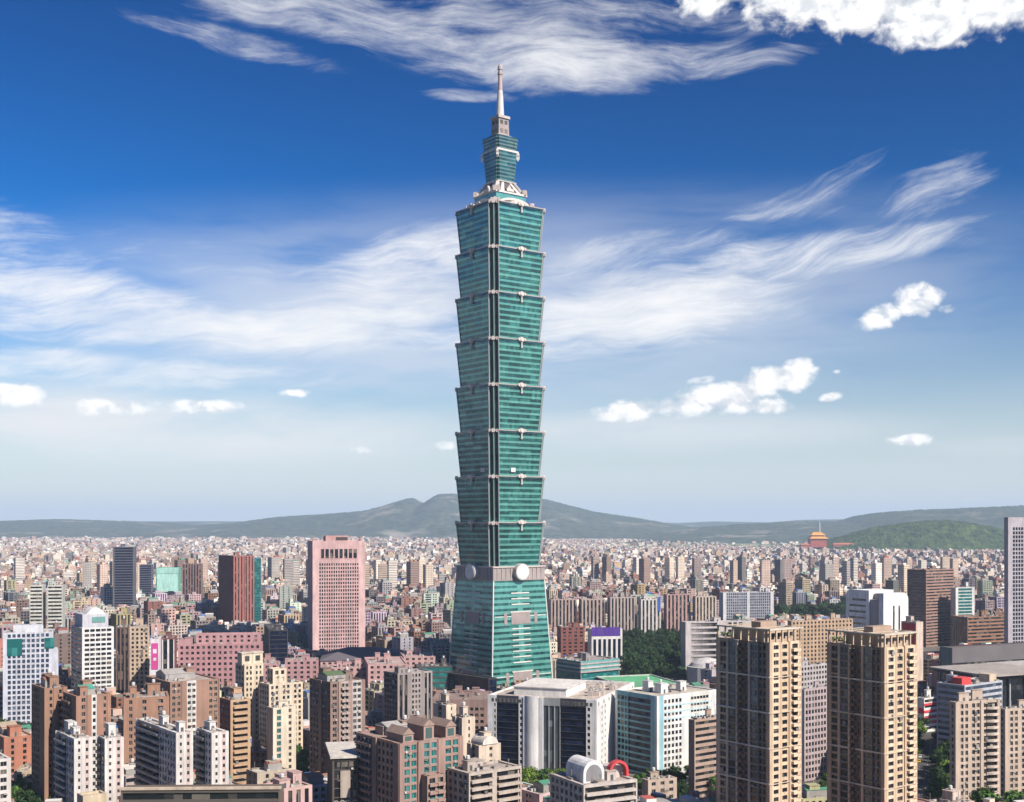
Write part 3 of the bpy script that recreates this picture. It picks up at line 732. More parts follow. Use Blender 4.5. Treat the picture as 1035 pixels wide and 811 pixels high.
quad_copies('corner_ornament', CORN, cr, 18.5 * math.sqrt(2), zz[8] + 4.2, True)
skirt = MB(); z0, z1 = z_of(198.7), z_of(187)
skirt.slab(square(13.6), z0, z1, (.06, .055, .06), 4, square(8.4)); skirt.slab(square(9.3), z1 + .01, z1 + .9, PALE2, 4, square(9.6))
sk = skirt.build('crown_skirt', T_MATS, tower)
fm = MB()
for sx in (-1, 1):
    fm.poly([(sx * 6.5, -1.2, 0), (sx * 10.4, -1.2, 0), (sx * 4.6, 4.7, z1 - z0), (sx * 2.6, 4.7, z1 - z0), (sx * 6.5, .8, 0), (sx * 10.4, .8, 0), (sx * 4.6, 6.4, z1 - z0), (sx * 2.6, 6.4, z1 - z0)],
            [(0, 1, 2, 3), (7, 6, 5, 4), (0, 4, 5, 1), (1, 5, 6, 2), (2, 6, 7, 3), (3, 7, 4, 0)], PALE2)
fm.box(-3.6, 3.6, -.6, 1.6, 1.0, 3.2, PALE2); fm.prism([(-2.2, 3.2), (2.2, 3.2), (0, 6.6)], .6, 3.0, PALE)
quad_copies('support_fin', fm.mesh('support_fin', [TRIM]), sk, 13.4, z0 + .05)
cm = MB(); cm.poly([(-1.8, -1.5, 0), (1.8, -1.5, 0), (1.2, 6.2, z1 - z0), (-1.2, 6.2, z1 - z0), (-1.8, 1, 0), (1.8, 1, 0), (1.2, 8.0, z1 - z0), (-1.2, 8.0, z1 - z0)],
                   [(0, 1, 2, 3), (7, 6, 5, 4), (0, 4, 5, 1), (1, 5, 6, 2), (2, 6, 7, 3), (3, 7, 4, 0)], PALE2)
cm.box(-2.6, 2.6, -2.6, .5, -.5, 3.6, PALE)
quad_copies('corner_fin', cm.mesh('corner_fin', [TRIM]), sk, 13.5 * math.sqrt(2), z0 + .05, True)
def small_tier(z0, z1, h0, h1, a, floors, gm, pm, name):
    mb = MB(); H_ = lambda z: h0 + (h1 - h0) * (z - z0) / (z1 - z0); rings = []; kinds = []; fh = (z1 - z0) / floors
    for f in range(floors):
        za = z0 + f * fh
        for z, o in ((za, .28), (za + fh * .42, .28), (za + fh * .42 + .02, 0), (za + fh - .02, 0)): rings.append((notched(H_(z) + o, a), z))
        kinds += [pm, pm, gm, pm]
    loft(mb, rings, lambda j, i: kinds[min(j, len(kinds) - 1)], (.30, .36, .36))
    return mb.build(name, T_MATS, tower)
st = small_tier(z1 + .95, z_of(156.5), 8.8, 10.5, .9, 8, 0, 3, 'upper_tier')
b = MB(); b.slab(square(10.9), z_of(156.4), z_of(154.3), PALE2, 0, square(10.6)); b.build('pale_ledge', [TRIM], st)
hm = MB()
hm.prism([(-.9, -4.2), (.5, -6.2), (1.7, -3.6), (1.5, 0), (.4, .8), (-.6, .4)], -.8, .8, (.8, .79, .77)); hm.box(-1.0, 1.2, -1.0, 1.0, -2.2, -1.2, PALE)
quad_copies('horn_ornament', hm.mesh('horn_ornament', [TRIM]), st, 10.6 * math.sqrt(2), z_of(156.6), True)
for o in [o for o in st.children if o.name.startswith('horn')]: o.rotation_euler.z += math.pi / 2
ut = small_tier(z_of(154.2), z_of(141), 10.0, 11.1, .9, 4, 2, 3, 'observatory_tier')
b = MB(); b.slab(square(9.2), z_of(140.9), z_of(138.6), PALE2, 0, square(6.5)); b.build('pale_ledge', [TRIM], ut)
spire = MB()
spire.slab(square(5.3), z_of(138.5), z_of(121.5), (.30, .25, .24), 0, square(4.9)); spire.slab(square(5.9), z_of(121.4), z_of(118.6), (.45, .40, .38), 0, square(5.7))
for k_ in range(4):
    c, s = round(math.cos(k_ * math.pi / 2)), round(math.sin(k_ * math.pi / 2)); R = lambda x_, y_: (x_ * c - y_ * s, x_ * s + y_ * c)
    for x in (-2.2, 2.2):
        p, q = R(x - 1.3, -5.35), R(x + 1.3, -5.0); spire.box(p[0], q[0], p[1], q[1], z_of(127), z_of(123.5), (.05, .05, .055)); p, q = R(x - 1.3, -5.5), R(x + 1.3, -5.1); spire.box(p[0], q[0], p[1], q[1], z_of(136), z_of(132), (.16, .13, .12))
sp = spire.build('spire', [TRIM], tower)
nd = MB(); nd.lathe([(3.3, z_of(118.5)), (3.0, z_of(112)), (2.55, z_of(100)), (2.0, z_of(92))], (.60, .57, .56), 0, 20); nd.lathe([(1.9, z_of(91.9)), (1.75, z_of(82)), (1.6, z_of(76))], (.44, .33, .31), 0, 20)
nd.lathe([(2.1, z_of(75.9)), (2.1, z_of(73.5)), (1.6, z_of(73.2)), (1.6, z_of(71)), (2.1, z_of(70.7)), (2.0, z_of(68)), (1.3, z_of(66)), (.4, z_of(65))], (.40, .32, .31), 0, 20)
nd.build('needle', [TRIM], sp)
g = seg
# ---- twin tan towers in front, right of centre
def twin(label, xl, xc, xr, ytop, Y, top, extra):
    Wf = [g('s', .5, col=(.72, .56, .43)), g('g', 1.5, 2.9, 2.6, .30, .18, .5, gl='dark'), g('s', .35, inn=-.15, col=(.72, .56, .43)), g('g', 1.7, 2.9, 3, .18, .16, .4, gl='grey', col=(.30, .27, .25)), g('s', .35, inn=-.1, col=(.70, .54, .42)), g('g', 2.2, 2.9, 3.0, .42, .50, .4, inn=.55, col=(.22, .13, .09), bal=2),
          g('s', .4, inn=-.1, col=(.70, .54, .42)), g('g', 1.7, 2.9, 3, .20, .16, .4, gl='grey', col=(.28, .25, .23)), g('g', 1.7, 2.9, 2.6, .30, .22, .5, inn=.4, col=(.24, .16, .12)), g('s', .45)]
    Sf = [g('s', .3), g('g', 1.3, 2.9, 4, .40, .30, .55, col=(.78, .61, .44)), g('s', .35, inn=-.1), g('g', 1.4, 2.9, 4, .40, .34, .55, inn=.35, col=(.72, .54, .37)), g('s', .35, inn=-.1), g('g', 1.4, 2.9, 4, .36, .26, .7, col=(.76, .60, .44), bal=1), g('s', .3)]  # sunlight painted in: bay colours lighter here than on the left face
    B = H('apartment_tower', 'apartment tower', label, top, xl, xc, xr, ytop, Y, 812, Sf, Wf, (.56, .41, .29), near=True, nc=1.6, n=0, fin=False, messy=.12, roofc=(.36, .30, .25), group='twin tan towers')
    w, d, h, W_ = B.w, B.d, B.h, B.wall
    for f in range(1, 8):            # pale string courses every five floors
        z = h - f * 13.6
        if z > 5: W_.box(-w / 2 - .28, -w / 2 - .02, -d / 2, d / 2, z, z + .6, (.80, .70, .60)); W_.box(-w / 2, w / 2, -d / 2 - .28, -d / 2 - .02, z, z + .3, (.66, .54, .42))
    # crown: stepped penthouse, pergola beams, planters
    W_.box(-w / 2 + 2.2, w / 2 - 1.6, -d / 2 + 3, d / 2 - 7, h - .8, h + 4.4, (.50, .37, .27)); W_.box(-w / 2 + 5, w / 2 - 4, -d / 2 + 9, d / 2 - 14, h + 4.41, h + 7.2, (.46, .34, .26))
    pg = MB()
    for x0, x1, y0, y1 in ((-w / 2 - .4, -w / 2 + .6, -d / 2 - .4, d / 2 + .2), (-w / 2 - .4, w / 2 + .4, -d / 2 - .42, -d / 2 + .7), (w / 2 - .5, w / 2 + .4, -d / 2 + .72, d / 2 - 8)):
        pg.box(x0, x1, y0, y1, h + 4.6, h + 5.2, (.62, .55, .47))
    for i in range(5): pg.box(-w / 2 + .62, w / 2 - .52, -d / 2 + 2 + i * 5.6, -d / 2 + 2.3 + i * 5.6, h + 4.9, h + 5.3, (.50, .42, .34))
    for i in range(6):
        x = -w / 2 + .1 + i * (w - .8) / 5; pg.box(x, x + .6, -d / 2 - .1, -d / 2 + .5, h + .04, h + 4.59, (.62, .50, .38))
    for i in range(7):
        y = -d / 2 + 3 + i * (d - 4) / 6; pg.box(-w / 2, -w / 2 + .55, y, y + .55, h + .04, h + 4.59, (.60, .48, .36))
    pg.build('pergola', [WALL], B.root)
    pen = MB()
    for i in range(4): pen.box(-w / 2 + 4 + i * (w - 9) / 3, -w / 2 + 6 + i * (w - 9) / 3, -d / 2 + 2.94, -d / 2 + 3.2, h + .8, h + 3.2, (0, 0, 0))
    pen.build('penthouse_glazing', [GL_DARK], B.root)
    for i in range(3):
        pb = MB(); y = d / 2 - 7 + i * 2.3; rr = random.Random(i)
        for q in range(120):
            cx, cy, cz = -w / 2 + 1.4 + rr.uniform(-.7, .7), y + rr.uniform(-1, 1), h + .6 + rr.uniform(0, 1.7); e = .28
            pb.poly([(cx - e, cy - e * rr.random(), cz), (cx + e, cy, cz + e * rr.uniform(-1, 1)), (cx, cy + e, cz + e)], [(0, 1, 2)], (.09, .17, .03))
        pb.build('roof_planting', [LEAF], B.root)
    if extra: clutter(B.root, B.rnd, -w / 2 + 6, w / 2 - 5, -d / 2 + 10, d / 2 - 15, h + 7.9, (.5, .38, .28), 1)
    B.finish(max(0, ztop(815, Y) - 10))
    return B
LEAF = None
def leafmat():
    m, t, b = mat('leaves')
    a = t.nodes.new('ShaderNodeAttribute'); a.attribute_name = 'Col'; oi = t.nodes.new('ShaderNodeObjectInfo')
    f = mrange(t, oi.outputs['Random'], 0, 1, .7, 1.35); sc = t.nodes.new('ShaderNodeVectorMath'); sc.operation = 'SCALE'; t.links.new(a.outputs['Color'], sc.inputs[0]); t.links.new(f, sc.inputs['Scale'])
    t.links.new(sc.outputs[0], b.inputs['Base Color']); b.inputs['Roughness'].default_value = .7; b.inputs['Specular IOR Level'].default_value = .2
    return m
LEAF = leafmat()
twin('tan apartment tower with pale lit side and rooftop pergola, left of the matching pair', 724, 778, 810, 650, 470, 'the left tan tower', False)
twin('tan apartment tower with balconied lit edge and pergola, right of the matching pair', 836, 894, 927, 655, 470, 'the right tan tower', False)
# ---- white office block with dark glass, centre
def white_office():
    c = (.80, .80, .80)
    small = lambda f: g('g', f, 3.4, 2.6, .45, .45, .3, gl='dark')
    Wf = [g('s', .4), small(.32), g('b', 2.3, 3.4, 3, .03, .2, .6, inn=.2, gl='navy', col=(.03, .035, .06)), small(.5), g('s', 2.0, inn=-.5), g('p', 1.7, 3.4, 3.0, .12, .12, .5, gl='grey', col=(.36, .38, .39)), g('b', 2.6, 3.4, 3, .03, .2, .6, inn=.15, gl='navy', col=(.03, .035, .06)), small(.5), g('s', .35)]
    Sf = [g('s', .6), g('g', 1.2, 3.4, 8, .5, .7, .3), g('s', 1.6), g('p', 1.2, 3.4, 3, .3, .3, .4, gl='navy'), g('s', 1.2), g('g', 1, 3.4, 4, .45, .55, .3), g('s', .6)]
    B = H('office_building', 'office building', 'wide white office block with black glass panels framed by small square windows', 'the white office block', 493, 603, 641, 708, 650, 790, Sf, Wf, c, th=70, near=False, nc=1.4, n=0, fin=False, par=4.2, roofc=(.50, .43, .38), cp=1.0)
    w, d, h = B.w, B.d, B.h
    # a row of square windows under the parapet
    for i in range(26):
        y = -d / 2 + 3 + i * (d - 6) / 25
        if (i - 10) ** 2 < 5 or False: continue
        me = window_mesh(1.5, 1.9, 'dark', FRAME); link('window', me, B.root, (-w / 2 - .02, y, h - 3.4), (0, 0, -math.pi / 2))
    for i in range(8):
        link('window', window_mesh(1.5, 1.9, 'dark', FRAME), B.root, (-w / 2 + 4 + i * (w - 8) / 7, -d / 2 - .02, h - 3.4))
    b = MB(); b.box(-w / 2 + 9, w / 2 - 34, d / 2 - 42, d / 2 - 12, h - .6, h + 3.8, (.80, .78, .75)); b.box(-w / 2 + 8.4, w / 2 - 33.4, d / 2 - 42.6, d / 2 - 11.4, h + 3.81, h + 4.3, (.72, .69, .66)); b.build('penthouse', [WALL], B.root)
    rr = random.Random(3)
    for i in range(9):
        b = MB(); x, y = rr.uniform(-w / 2 + 4, w / 2 - 8), rr.uniform(-d / 2 + 4, d / 2 - 48); e = rr.uniform(1.2, 2.6)
        b.box(x - e, x + e, y - e * .8, y + e * .8, h - .6, h + rr.uniform(.8, 2.4), (.55, .48, .43)); b.lathe([(e * .5, h + 2.41), (e * .5, h + 2.9)], (.4, .4, .4), 0, 10, x, y); b.build('air_unit', [METAL], B.root)
    # rounded white pier standing proud of the front
    b = MB(); y0, y1 = d / 2 - d * .475, d / 2 - d * .350; n = 10
    pts = [(-w / 2 - 1.1 * math.sin(math.pi * i / n) - .55, y0 + (y1 - y0) * i / n) for i in range(n + 1)]
    b.slab([(-w / 2 + .4, y1), *reversed(pts), (-w / 2 + .4, y0)][::1], 0, h + .6, (.82, .82, .82)); b.build('rounded_pier', [WALL], B.root)
    B.finish(0)
white_office()
# ---- mall block below the skyscraper, pale blue block beside it
B = H('shopping_mall', 'shopping mall', 'low teal glass block with layered grey parapet at the foot of the skyscraper', 'the teal mall block', 563, 587, 626, 669, 930, 702, [g('b', 1, 4.2, 3, .12, .2, .3, gl='teal', col=(.10, .34, .34))], [g('b', 1, 4.2, 3, .12, .2, .3, gl='teal', col=(.06, .24, .24))], (.30, .27, .27), par=9, n=2, fin=False, roofc=(.34, .30, .29))
w, d, h = B.w, B.d, B.h
for i, z in enumerate((h - 8.6, h - 5.6, h - 2.6)): B.wall.box(-w / 2 - .9 + i * .2, w / 2 + .9 - i * .2, -d / 2 - .9 + i * .2, d / 2 + .9 - i * .2, z, z + 1.2, (.42, .37, .36) if i != 1 else (.55, .50, .48))
B.wall.box(-w * .15, w * .2, -d / 2 - .5, -d / 2 - .02, h - 24, h - 13, (.55, .55, .55))
B.finish()
B = H('office_building', 'office building', 'pale blue and white office block with horizontal window bands beside the black glass office', 'the pale blue block', 622, 664, 724, 704, 650, 785,
  [g('s', .5, col=(.30, .52, .60)), g('g', 2.2, 3.5, 3.0, .42, .36, .3), g('s', 1.0), g('g', 2.2, 3.5, 2.2, .55, .16, .3, col=(.70, .68, .64)), g('s', .7)],
  [g('g', .8, 3.5, 3, .35, .2, .3, col=(.22, .46, .52)), g('b', 1.6, 3.5, 3, .30, .2, .5, inn=.2, gl='navy', col=(.20, .40, .46)), g('s', .3, col=(.30, .54, .60))], (.72, .73, .72), near=False, n=3, fin=False, par=2.4, roofc=(.50, .45, .38), cp=1.6)
w, d, h = B.w, B.d, B.h
for py_ in (1, 2, 3): B.wall.box(-w * .38, w * .42, -d / 2 - .08, -d / 2 - .02, h - 2.6 - py_ * 3.5, h - 1.9 - py_ * 3.5, (.45, .66, .72))
B.finish()
B = H('sports_hall', 'hall', 'low hall with a bright green flat roof behind the pale blue block', 'the green roofed hall', 618, 640, 700, 696, 745, 702, [g('b', 1, 5, 4, .4, .2, .3)], [g('b', 1, 5, 4, .4, .2, .3)], (.55, .56, .52), th=18, wl=62, n=0, roofc=(.10, .42, .20), par=.6)
H('office_building', 'office building', 'brown striped block with rows of dark windows left of the tan towers', 'the brown striped block', 698, 702, 732, 728, 600, 790, [g('b', 1, 3.2, 3, .52, .3, .4)], [g('s')], (.42, .30, .24), near=False, n=1)
H('office_building', 'office building', 'mauve grid office block wedged between the two tan towers', 'the mauve grid block', 808, 813, 842, 697, 640, 795, [g('g', 1, 3.3, 2.4, .4, .35, .35)], [g('s', col=(.72, .68, .66))], (.42, .34, .35), near=False, n=1, roofc=(.55, .5, .48))
H('office_building', 'office building', 'low grey block with pale roof behind the gap of the tan towers', 'the low grey block', 800, 806, 848, 674, 800, 700, [g('g', 1, 3.4, 3, .45, .4, .3)], [g('s')], (.44, .40, .40), n=3)
H('office_building', 'office building', 'large tan city block with ranked small windows behind the tan towers', 'the large tan block', 796, 800, 862, 628, 1120, 690, [g('g', 1, 3.6, 4, .45, .5, .3, col=(.46, .32, .21))], [g('s')], (.46, .33, .23), th=25, n=3)
# ---- right edge
def curved(label, short, xl, xc, xr, ytop, Y):
    B = H('apartment_tower', 'apartment tower', label, short, xl, xc, xr, ytop, Y, 800, [g('s', .5), g('g', 1.6, 3.0, 3.0, .35, .4, .5), g('s', .5), g('g', 1.6, 3.0, 2.6, .35, .3, .6, inn=.4), g('s', .5), g('b', 2.4, 3.0, 3, .30, .2, .7, inn=.3, bal=0), g('s', .3)],
          [g('g', 1, 3.0, 3.2, .4, .5, .4)], (.54, .43, .35), th=20, near=True, nc=1.5, n=2, fin=False)
    w, d, h = B.w, B.d, B.h; n = 8
    x0, x1 = w * .20, w * .47; nf = int((h - 2) // 3.0)
    for f in range(nf):
        b = MB(); z = h - 4.1 - f * 3.0
        pts = [(x0 + (x1 - x0) * i / n, -d / 2 - 1.5 * math.sin(math.pi * i / n) - .1) for i in range(n + 1)]
        b.slab([(x1, -d / 2 + .25), (x0, -d / 2 + .25)][::-1] + pts[::-1] if False else pts + [(x1, -d / 2 + .25), (x0, -d / 2 + .25)], z, z + 1.0, (.64, .54, .46)); b.build('balcony', [WALL], B.root)
    B.finish(max(0, ztop(805, Y)))
curved('beige apartment tower with rounded pale balconies near the right edge', 'the beige balcony tower', 960, 966, 1011, 710, 560)
curved('beige apartment tower with rounded balconies cut off by the right edge', 'the edge balcony tower', 1011, 1016, 1062, 717, 605)
B = H('office_building', 'office building', 'blue grey banded office block with a red rooftop box behind the beige balcony towers', 'the banded blue grey block', 947, 975, 1013, 693, 700, 745, [g('b', 1, 3.4, 3, .45, .2, .35, gl='blue')], [g('b', 1, 3.4, 3, .5, .2, .35, gl='blue')], (.46, .48, .54), n=1, fin=False)
B.wall.box(-B.w / 2 + 2, -B.w / 2 + 11, -B.d / 2 + 3, -B.d / 2 + 10, B.h - .7, B.h + 3.6, (.62, .05, .05)); B.wall.box(B.w / 2 - 10, B.w / 2 - 3, -B.d / 2 + 2, -B.d / 2 + 9, B.h - .7, B.h + 4, (.60, .48, .36)); B.finish()
B = H('exhibition_hall', 'hall', 'dark hall with a heavy brown black top and teal glass corner at the right edge', 'the dark hall', 950, 962, 1075, 655, 880, 690, [g('b', 1, 5, 5, .1, .2, .4, gl='dark', col=(.14, .13, .14))], [g('b', 1, 5, 5, .1, .2, .4, gl='teal', col=(.14, .2, .2))], (.045, .034, .038), par=11, n=0, th=24, fin=False, roofc=(.15, .12, .12))
B.wall.box(-B.w * .2, B.w * .5, -B.d / 2 - .3, -B.d / 2 - .02, B.h - 20, B.h - 12, (.40, .38, .38)); B.finish()
# thin canopy roof on a glass pavilion
Pc, r_, l_, w, d = frame_for(978, 1000, 1075, 770, math.radians(24), 46, 52)
root = empty('pavilion', (Pc[0] + r_[0] * 26 + l_[0] * 23, Pc[1] + r_[1] * 26 + l_[1] * 23, 0), math.radians(24)); tag(root, 'glass pavilion under a wide thin overhanging grey roof at the right edge', 'pavilion')
h = ztop(682, 770); b = MB(); b.slab([(-30, -28), (30, -28), (30, 26), (-30, 26)], h - .9, h, (.40, .36, .33), 0); b.slab([(-26, -24), (26, -24), (26, 22), (-26, 22)], h - 3.2, h - .91, (.03, .03, .035), 0, [(-29.5, -27.5), (29.5, -27.5), (29.5, 25.5), (-29.5, 25.5)]); b.build('roof', [WALL], root)
b = MB(); b.box(-22, 22, -20, 20, 0, h - 3.21, (0, 0, 0)); b.build('glazing', [GL_DARK], root)
for x in (-21.5, -7, 7, 21.5): b = MB(); b.box(x - .5, x + .5, -21.5, -20.5, 0, h - 3.22, (.4, .4, .4)); b.build('column', [WALL], root)
HEROES.append((root.location.x, root.location.y, math.radians(24), 30, 28, 976, 1075, 676, 692, 770, 'the pavilion'))
B = H('shop_building', 'shop building', 'low white and red shop building beside the trees right of the tan towers', 'the white and red shop', 926, 934, 950, 706, 790, 742, [g('b', 1, 3.6, 3, .5, .2, .3, col=(.74, .72, .70))], [g('s', col=(.70, .68, .66))], (.74, .72, .70), n=1, fin=False)
for z in (3.5, 8, 12.2, 15): B.wall.box(-B.w / 2 - .2, B.w / 2 + .2, -B.d / 2 - .3, -B.d / 2 - .04, B.h - z - 1.4, B.h - z, (.65, .03, .06))
B.wall.box(-B.w / 2 - .35, -B.w / 2 - .06, -B.d / 2, B.d / 2 - 2, B.h - 10, B.h - 6.5, (.65, .03, .06)); B.finish()
B = H('office_building', 'office building', 'beige slab with a tall red banner beside the white rounded building', 'the red banner slab', 911, 926, 933, 629, 1020, 690, [g('s')], [g('g', 1, 3.4, 6, .4, .4, .3)], (.62, .50, .42), n=1, fin=False)
b = MB(); x0 = -B.w / 2 - .35; D2 = B.d / 2
b.box(x0, x0 + .3, -D2 + .4, D2 - 1, B.h - 40, B.h - 1.2, (.66, .04, .05))
for i, (y, z, r) in enumerate(((-3, 10, 2.6), (1, 17, 2.2), (-1, 24, 2.0))):
    V = [(x0 - .06, y * .7 + r * math.cos(q), B.h - z + r * math.sin(q)) for q in np.linspace(0, 2 * math.pi, 14)[:-1]]; b.poly(V, [tuple(range(13))[::-1]], ((.85, .62, .10), (.9, .55, .55), (.8, .78, .75))[i])
b.build('banner', [WALL], B.root); B.finish()
def rounded_white():
    Y = 1250; t = math.radians(30)
    P, r_, l_, w, d = frame_for(855, 893, 918, Y, t); h = ztop(598, Y)
    root = empty('office_building', (P[0] + r_[0] * w / 2 + l_[0] * d / 2, P[1] + r_[1] * w / 2 + l_[1] * d / 2, 0), t)
    tag(root, 'bright white building with rounded shoulders and black horizontal slits right of the tan towers', 'office building')
    b = MB(); c = (.84, .84, .84); hd = d / 2; n = 8; R_ = 7
    ol = lambda y0, y1: [(y0, 0), (y1, 0)] + [(y1 - R_ + R_ * math.cos(q), h - R_ + R_ * math.sin(q)) for q in np.linspace(0, math.pi / 2, n)] + [(y0, h)]
    A = ol(-hd + d * .38, hd)           # left wing, along y
    V = [(-w / 2, y, z) for y, z in A] + [(w / 2, y, z) for y, z in A]; m_ = len(A)
    b.poly(V, [tuple(range(m_))[::-1], tuple(range(m_, 2 * m_))] + [(i, (i + 1) % m_, (i + 1) % m_ + m_, i + m_) for i in range(m_)], c)
    b.box(-w / 2 + 1.5, w / 2 - 1.5, -hd + d * .12, -hd + d * .379, 0, h - 9, (.42, .36, .36))
    O = [(-w / 2, 0), (w / 2, 0)] + [(w / 2 - R_ + R_ * math.cos(q), h - 2 - R_ + R_ * math.sin(q)) for q in np.linspace(0, math.pi / 2, n)] + [(-w / 2, h - 2)]
    b.prism(O, -hd, -hd + d * .119, c)
    b.build('wall', [WALL], root)
    for i in range(8):
        e = MB(); z = h - 11 - i * 6.2; y1 = hd - 5 - (0 if i else 4); e.box(-w / 2 - .12, -w / 2 + .1, -hd + d * .46, y1, z, z + 2.0, (0, 0, 0)); e.build('slit_window', [GL_DARK], root)
    for i in range(2):
        e = MB(); x = -w * .12 + i * w * .22; e.box(x, x + 2.2, -hd - .12, -hd + .1, 8, h - 15, (0, 0, 0)); e.build('slit_window', [GL_DARK], root)
    e = MB(); e.box(-w * .3, w * .2, -hd + d * .2, -hd + d * .36, h - 8.99, h - 3, (.40, .34, .34)); e.build('plant_room', [WALL], root)
    HEROES.append((root.location.x, root.location.y, t, w / 2, d / 2, 855, 918, 598, 655, Y, 'the white rounded building'))
rounded_white()
H('office_tower', 'office tower', 'brown banded office tower right of the white rounded building', 'the brown banded tower', 917, 936, 964, 576, 1340, 662, [g('b', 1, 3.4, 3, .55, .2, .3, col=(.34, .20, .16))], [g('b', 1, 3.4, 3, .55, .2, .3, col=(.24, .14, .12))], (.30, .18, .15), n=1, roofc=(.3, .2, .17))
H('office_tower', 'office tower', 'tall grey grid tower cut off by the right edge of the picture', 'the grey edge tower', 1015, 1019, 1062, 523, 1100, 655, [g('s', .3), g('g', 3, 3.6, 3.0, .28, .26, .4, gl='navy', pc=(.44, .42, .46))], [g('s')], (.42, .39, .43), n=0, th=20, par=9)
H('office_building', 'office building', 'white framed green glass block beside the brown banded tower', 'the green glass block', 961, 966, 985, 594, 1340, 622, [g('s', .3), g('b', 2, 3.6, 3, .3, .2, .4, gl='teal', col=(.6, .62, .6)), g('s', .3)], [g('s')], (.66, .66, .65), n=1, th=20)
H('office_building', 'office building', 'low brown ribbed block in front of the grey edge tower', 'the brown ribbed block', 961, 978, 1016, 624, 1230, 652, [g('b', 1, 3.6, 3, .5, .2, .3, col=(.30, .15, .09))], [g('p', 1, 3.6, 3, .5, .5, .4, col=(.26, .13, .09))], (.28, .15, .10), n=2, th=25, roofc=(.30, .24, .2))
# ---- centre right, behind
B = H('office_building', 'office building', 'white building with black vertical strips and a deep purple top beside the skyscraper', 'the purple topped building', 594, 598, 629, 636, 1130, 668, [g('p', 1, 3.4, 4.6, .3, .42, .5, gl='navy', col=(.72, .70, .68))], [g('s')], (.70, .68, .67), par=9.5, n=0, th=12, fin=False)
B.wall.box(-B.w / 2 - .3, B.w / 2 - 2, -B.d / 2 - .4, -B.d / 2 - .05, B.h - 6.5, B.h + 1.5, (.07, .02, .28)); B.finish()
B = H('museum', 'museum', 'pale grey stepped civic building with a white dome behind the left tan tower', 'the grey civic building', 688, 693, 760, 629, 1060, 668, [g('s', .3), g('b', 1.6, 5, 5, .35, .2, .8, inn=.3, col=(.46, .43, .43)), g('s', .6), g('g', 1, 6, 5, .4, .3, .6), g('s', .5)], [g('s')], (.50, .46, .46), n=2, th=15, fin=False, roofc=(.50, .47, .46))
b = MB(); b.lathe([(17, 0), (17, 14), (15, 14.2), (13, 17), (8, 20), (2, 21.2)], (.58, .56, .56), 0, 28, -B.w / 2 + 10, -B.d / 2 - 22); b.build('dome', [WALL], B.root); B.finish()
H('office_building', 'office building', 'wide blue grey block with white parapet frame in the middle distance right of centre', 'the white framed grey block', 727, 731, 782, 599, 1480, 622, [g('s', .25), g('g', 2, 3.4, 2.6, .3, .3, .3, gl='blue', col=(.36, .37, .42)), g('s', .25), g('g', 2, 3.4, 2.6, .3, .3, .3, gl='blue', col=(.36, .37, .42)), g('s', .25)], [g('s')], (.62, .61, .62), n=1, th=12)
H('apartment_block', 'apartment block', 'dark red block with red roof right behind the skyscraper base', 'the dark red block', 563, 567, 591, 634, 1180, 662, [g('g', 1, 3.3, 5, .5, .5, .3)], [g('s')], (.22, .07, .06), n=2, th=12, roofc=(.30, .09, .08))
for i, (a, b_, c, yt, lab) in enumerate(((554, 583, (.40, .30, .27), 606, 'brownish ribbed slab touching the skyscraper outline, first of a row'), (585, 612, (.42, .33, .30), 606, 'ribbed slab behind the purple topped building, second of a row'), (614, 642, (.44, .36, .33), 604, 'ribbed slab above the park trees, third of a row'),
                                         (645, 668, (.60, .57, .55), 606, 'pale slab with a blue flank above the park trees'), (671, 698, (.44, .27, .25), 601, 'reddish brown pair of slabs above the park trees'), (700, 724, (.52, .43, .36), 603, 'cream ribbed slab right of the reddish slabs'))):
    B = H('apartment_slab', 'apartment block', lab, 'the ribbed slabs', a, a + 3, b_, yt, 1400, 632, [g('p', 1, 3.2, 4.2, .3, .5, .5, col=c)], [g('s')], c, n=3, th=12, group='ribbed slabs beyond the park', fin=False)
    if i == 3: B.wall.box(B.w / 2 - 4, B.w / 2 - .5, -B.d / 2 - .4, -B.d / 2 - .05, B.h - 14, B.h + 2, (.03, .10, .40))
    B.finish()
# ---- left: tall ones in the middle distance
H('office_tower', 'office tower', 'dark slate tower standing above the haze at left', 'the slate tower', 111, 114, 136, 553, 1700, 612, [g('b', 1, 3.6, 3, .35, .2, .3, gl='navy', col=(.10, .105, .14))], [g('s')], (.11, .115, .15), n=1, th=10, cp=2.2, roofc=(.15, .15, .17))
B = H('office_tower', 'office tower', 'reddish brown twin shaft tower left of the pink tower', 'the red brown tower', 221, 236, 257, 562, 1500, 628, [g('p', 1, 3.5, 3.4, .3, .62, .35, col=(.34, .12, .10)), g('s', .15, inn=.6), g('p', 1, 3.5, 3.4, .3, .62, .35, col=(.34, .12, .10))], [g('p', 1, 3.5, 3.4, .3, .62, .35, col=(.24, .085, .075))], (.28, .10, .085), n=1, th=34)  # left face is a darker copy of the red, shade put into colour
H('office_tower', 'office tower', 'thin teal blue glass tower tucked behind the red brown tower', 'the teal sliver', 251, 255, 264, 564, 1560, 628, [g('b', 1, 3.6, 3, .1, .2, .3, gl='teal', col=(.1, .25, .32))], [g('s')], (.14, .27, .34), n=0, th=12)
B = H('office_building', 'office building', 'pale mint glass box with a green top band in the left middle distance', 'the mint box', 155, 158, 181, 574, 1880, 596, [g('b', 1, 6, 3, .06, .2, .3, gl='grey', col=(.36, .66, .58))], [g('s')], (.10, .45, .34), n=0, th=8, par=9, fin=False)
B.wall.box(-B.w / 2 + 1, B.w / 2 - 1, -B.d / 2 - .3, -B.d / 2 - .05, 20, B.h - 9.5, (.42, .74, .66)); B.finish()
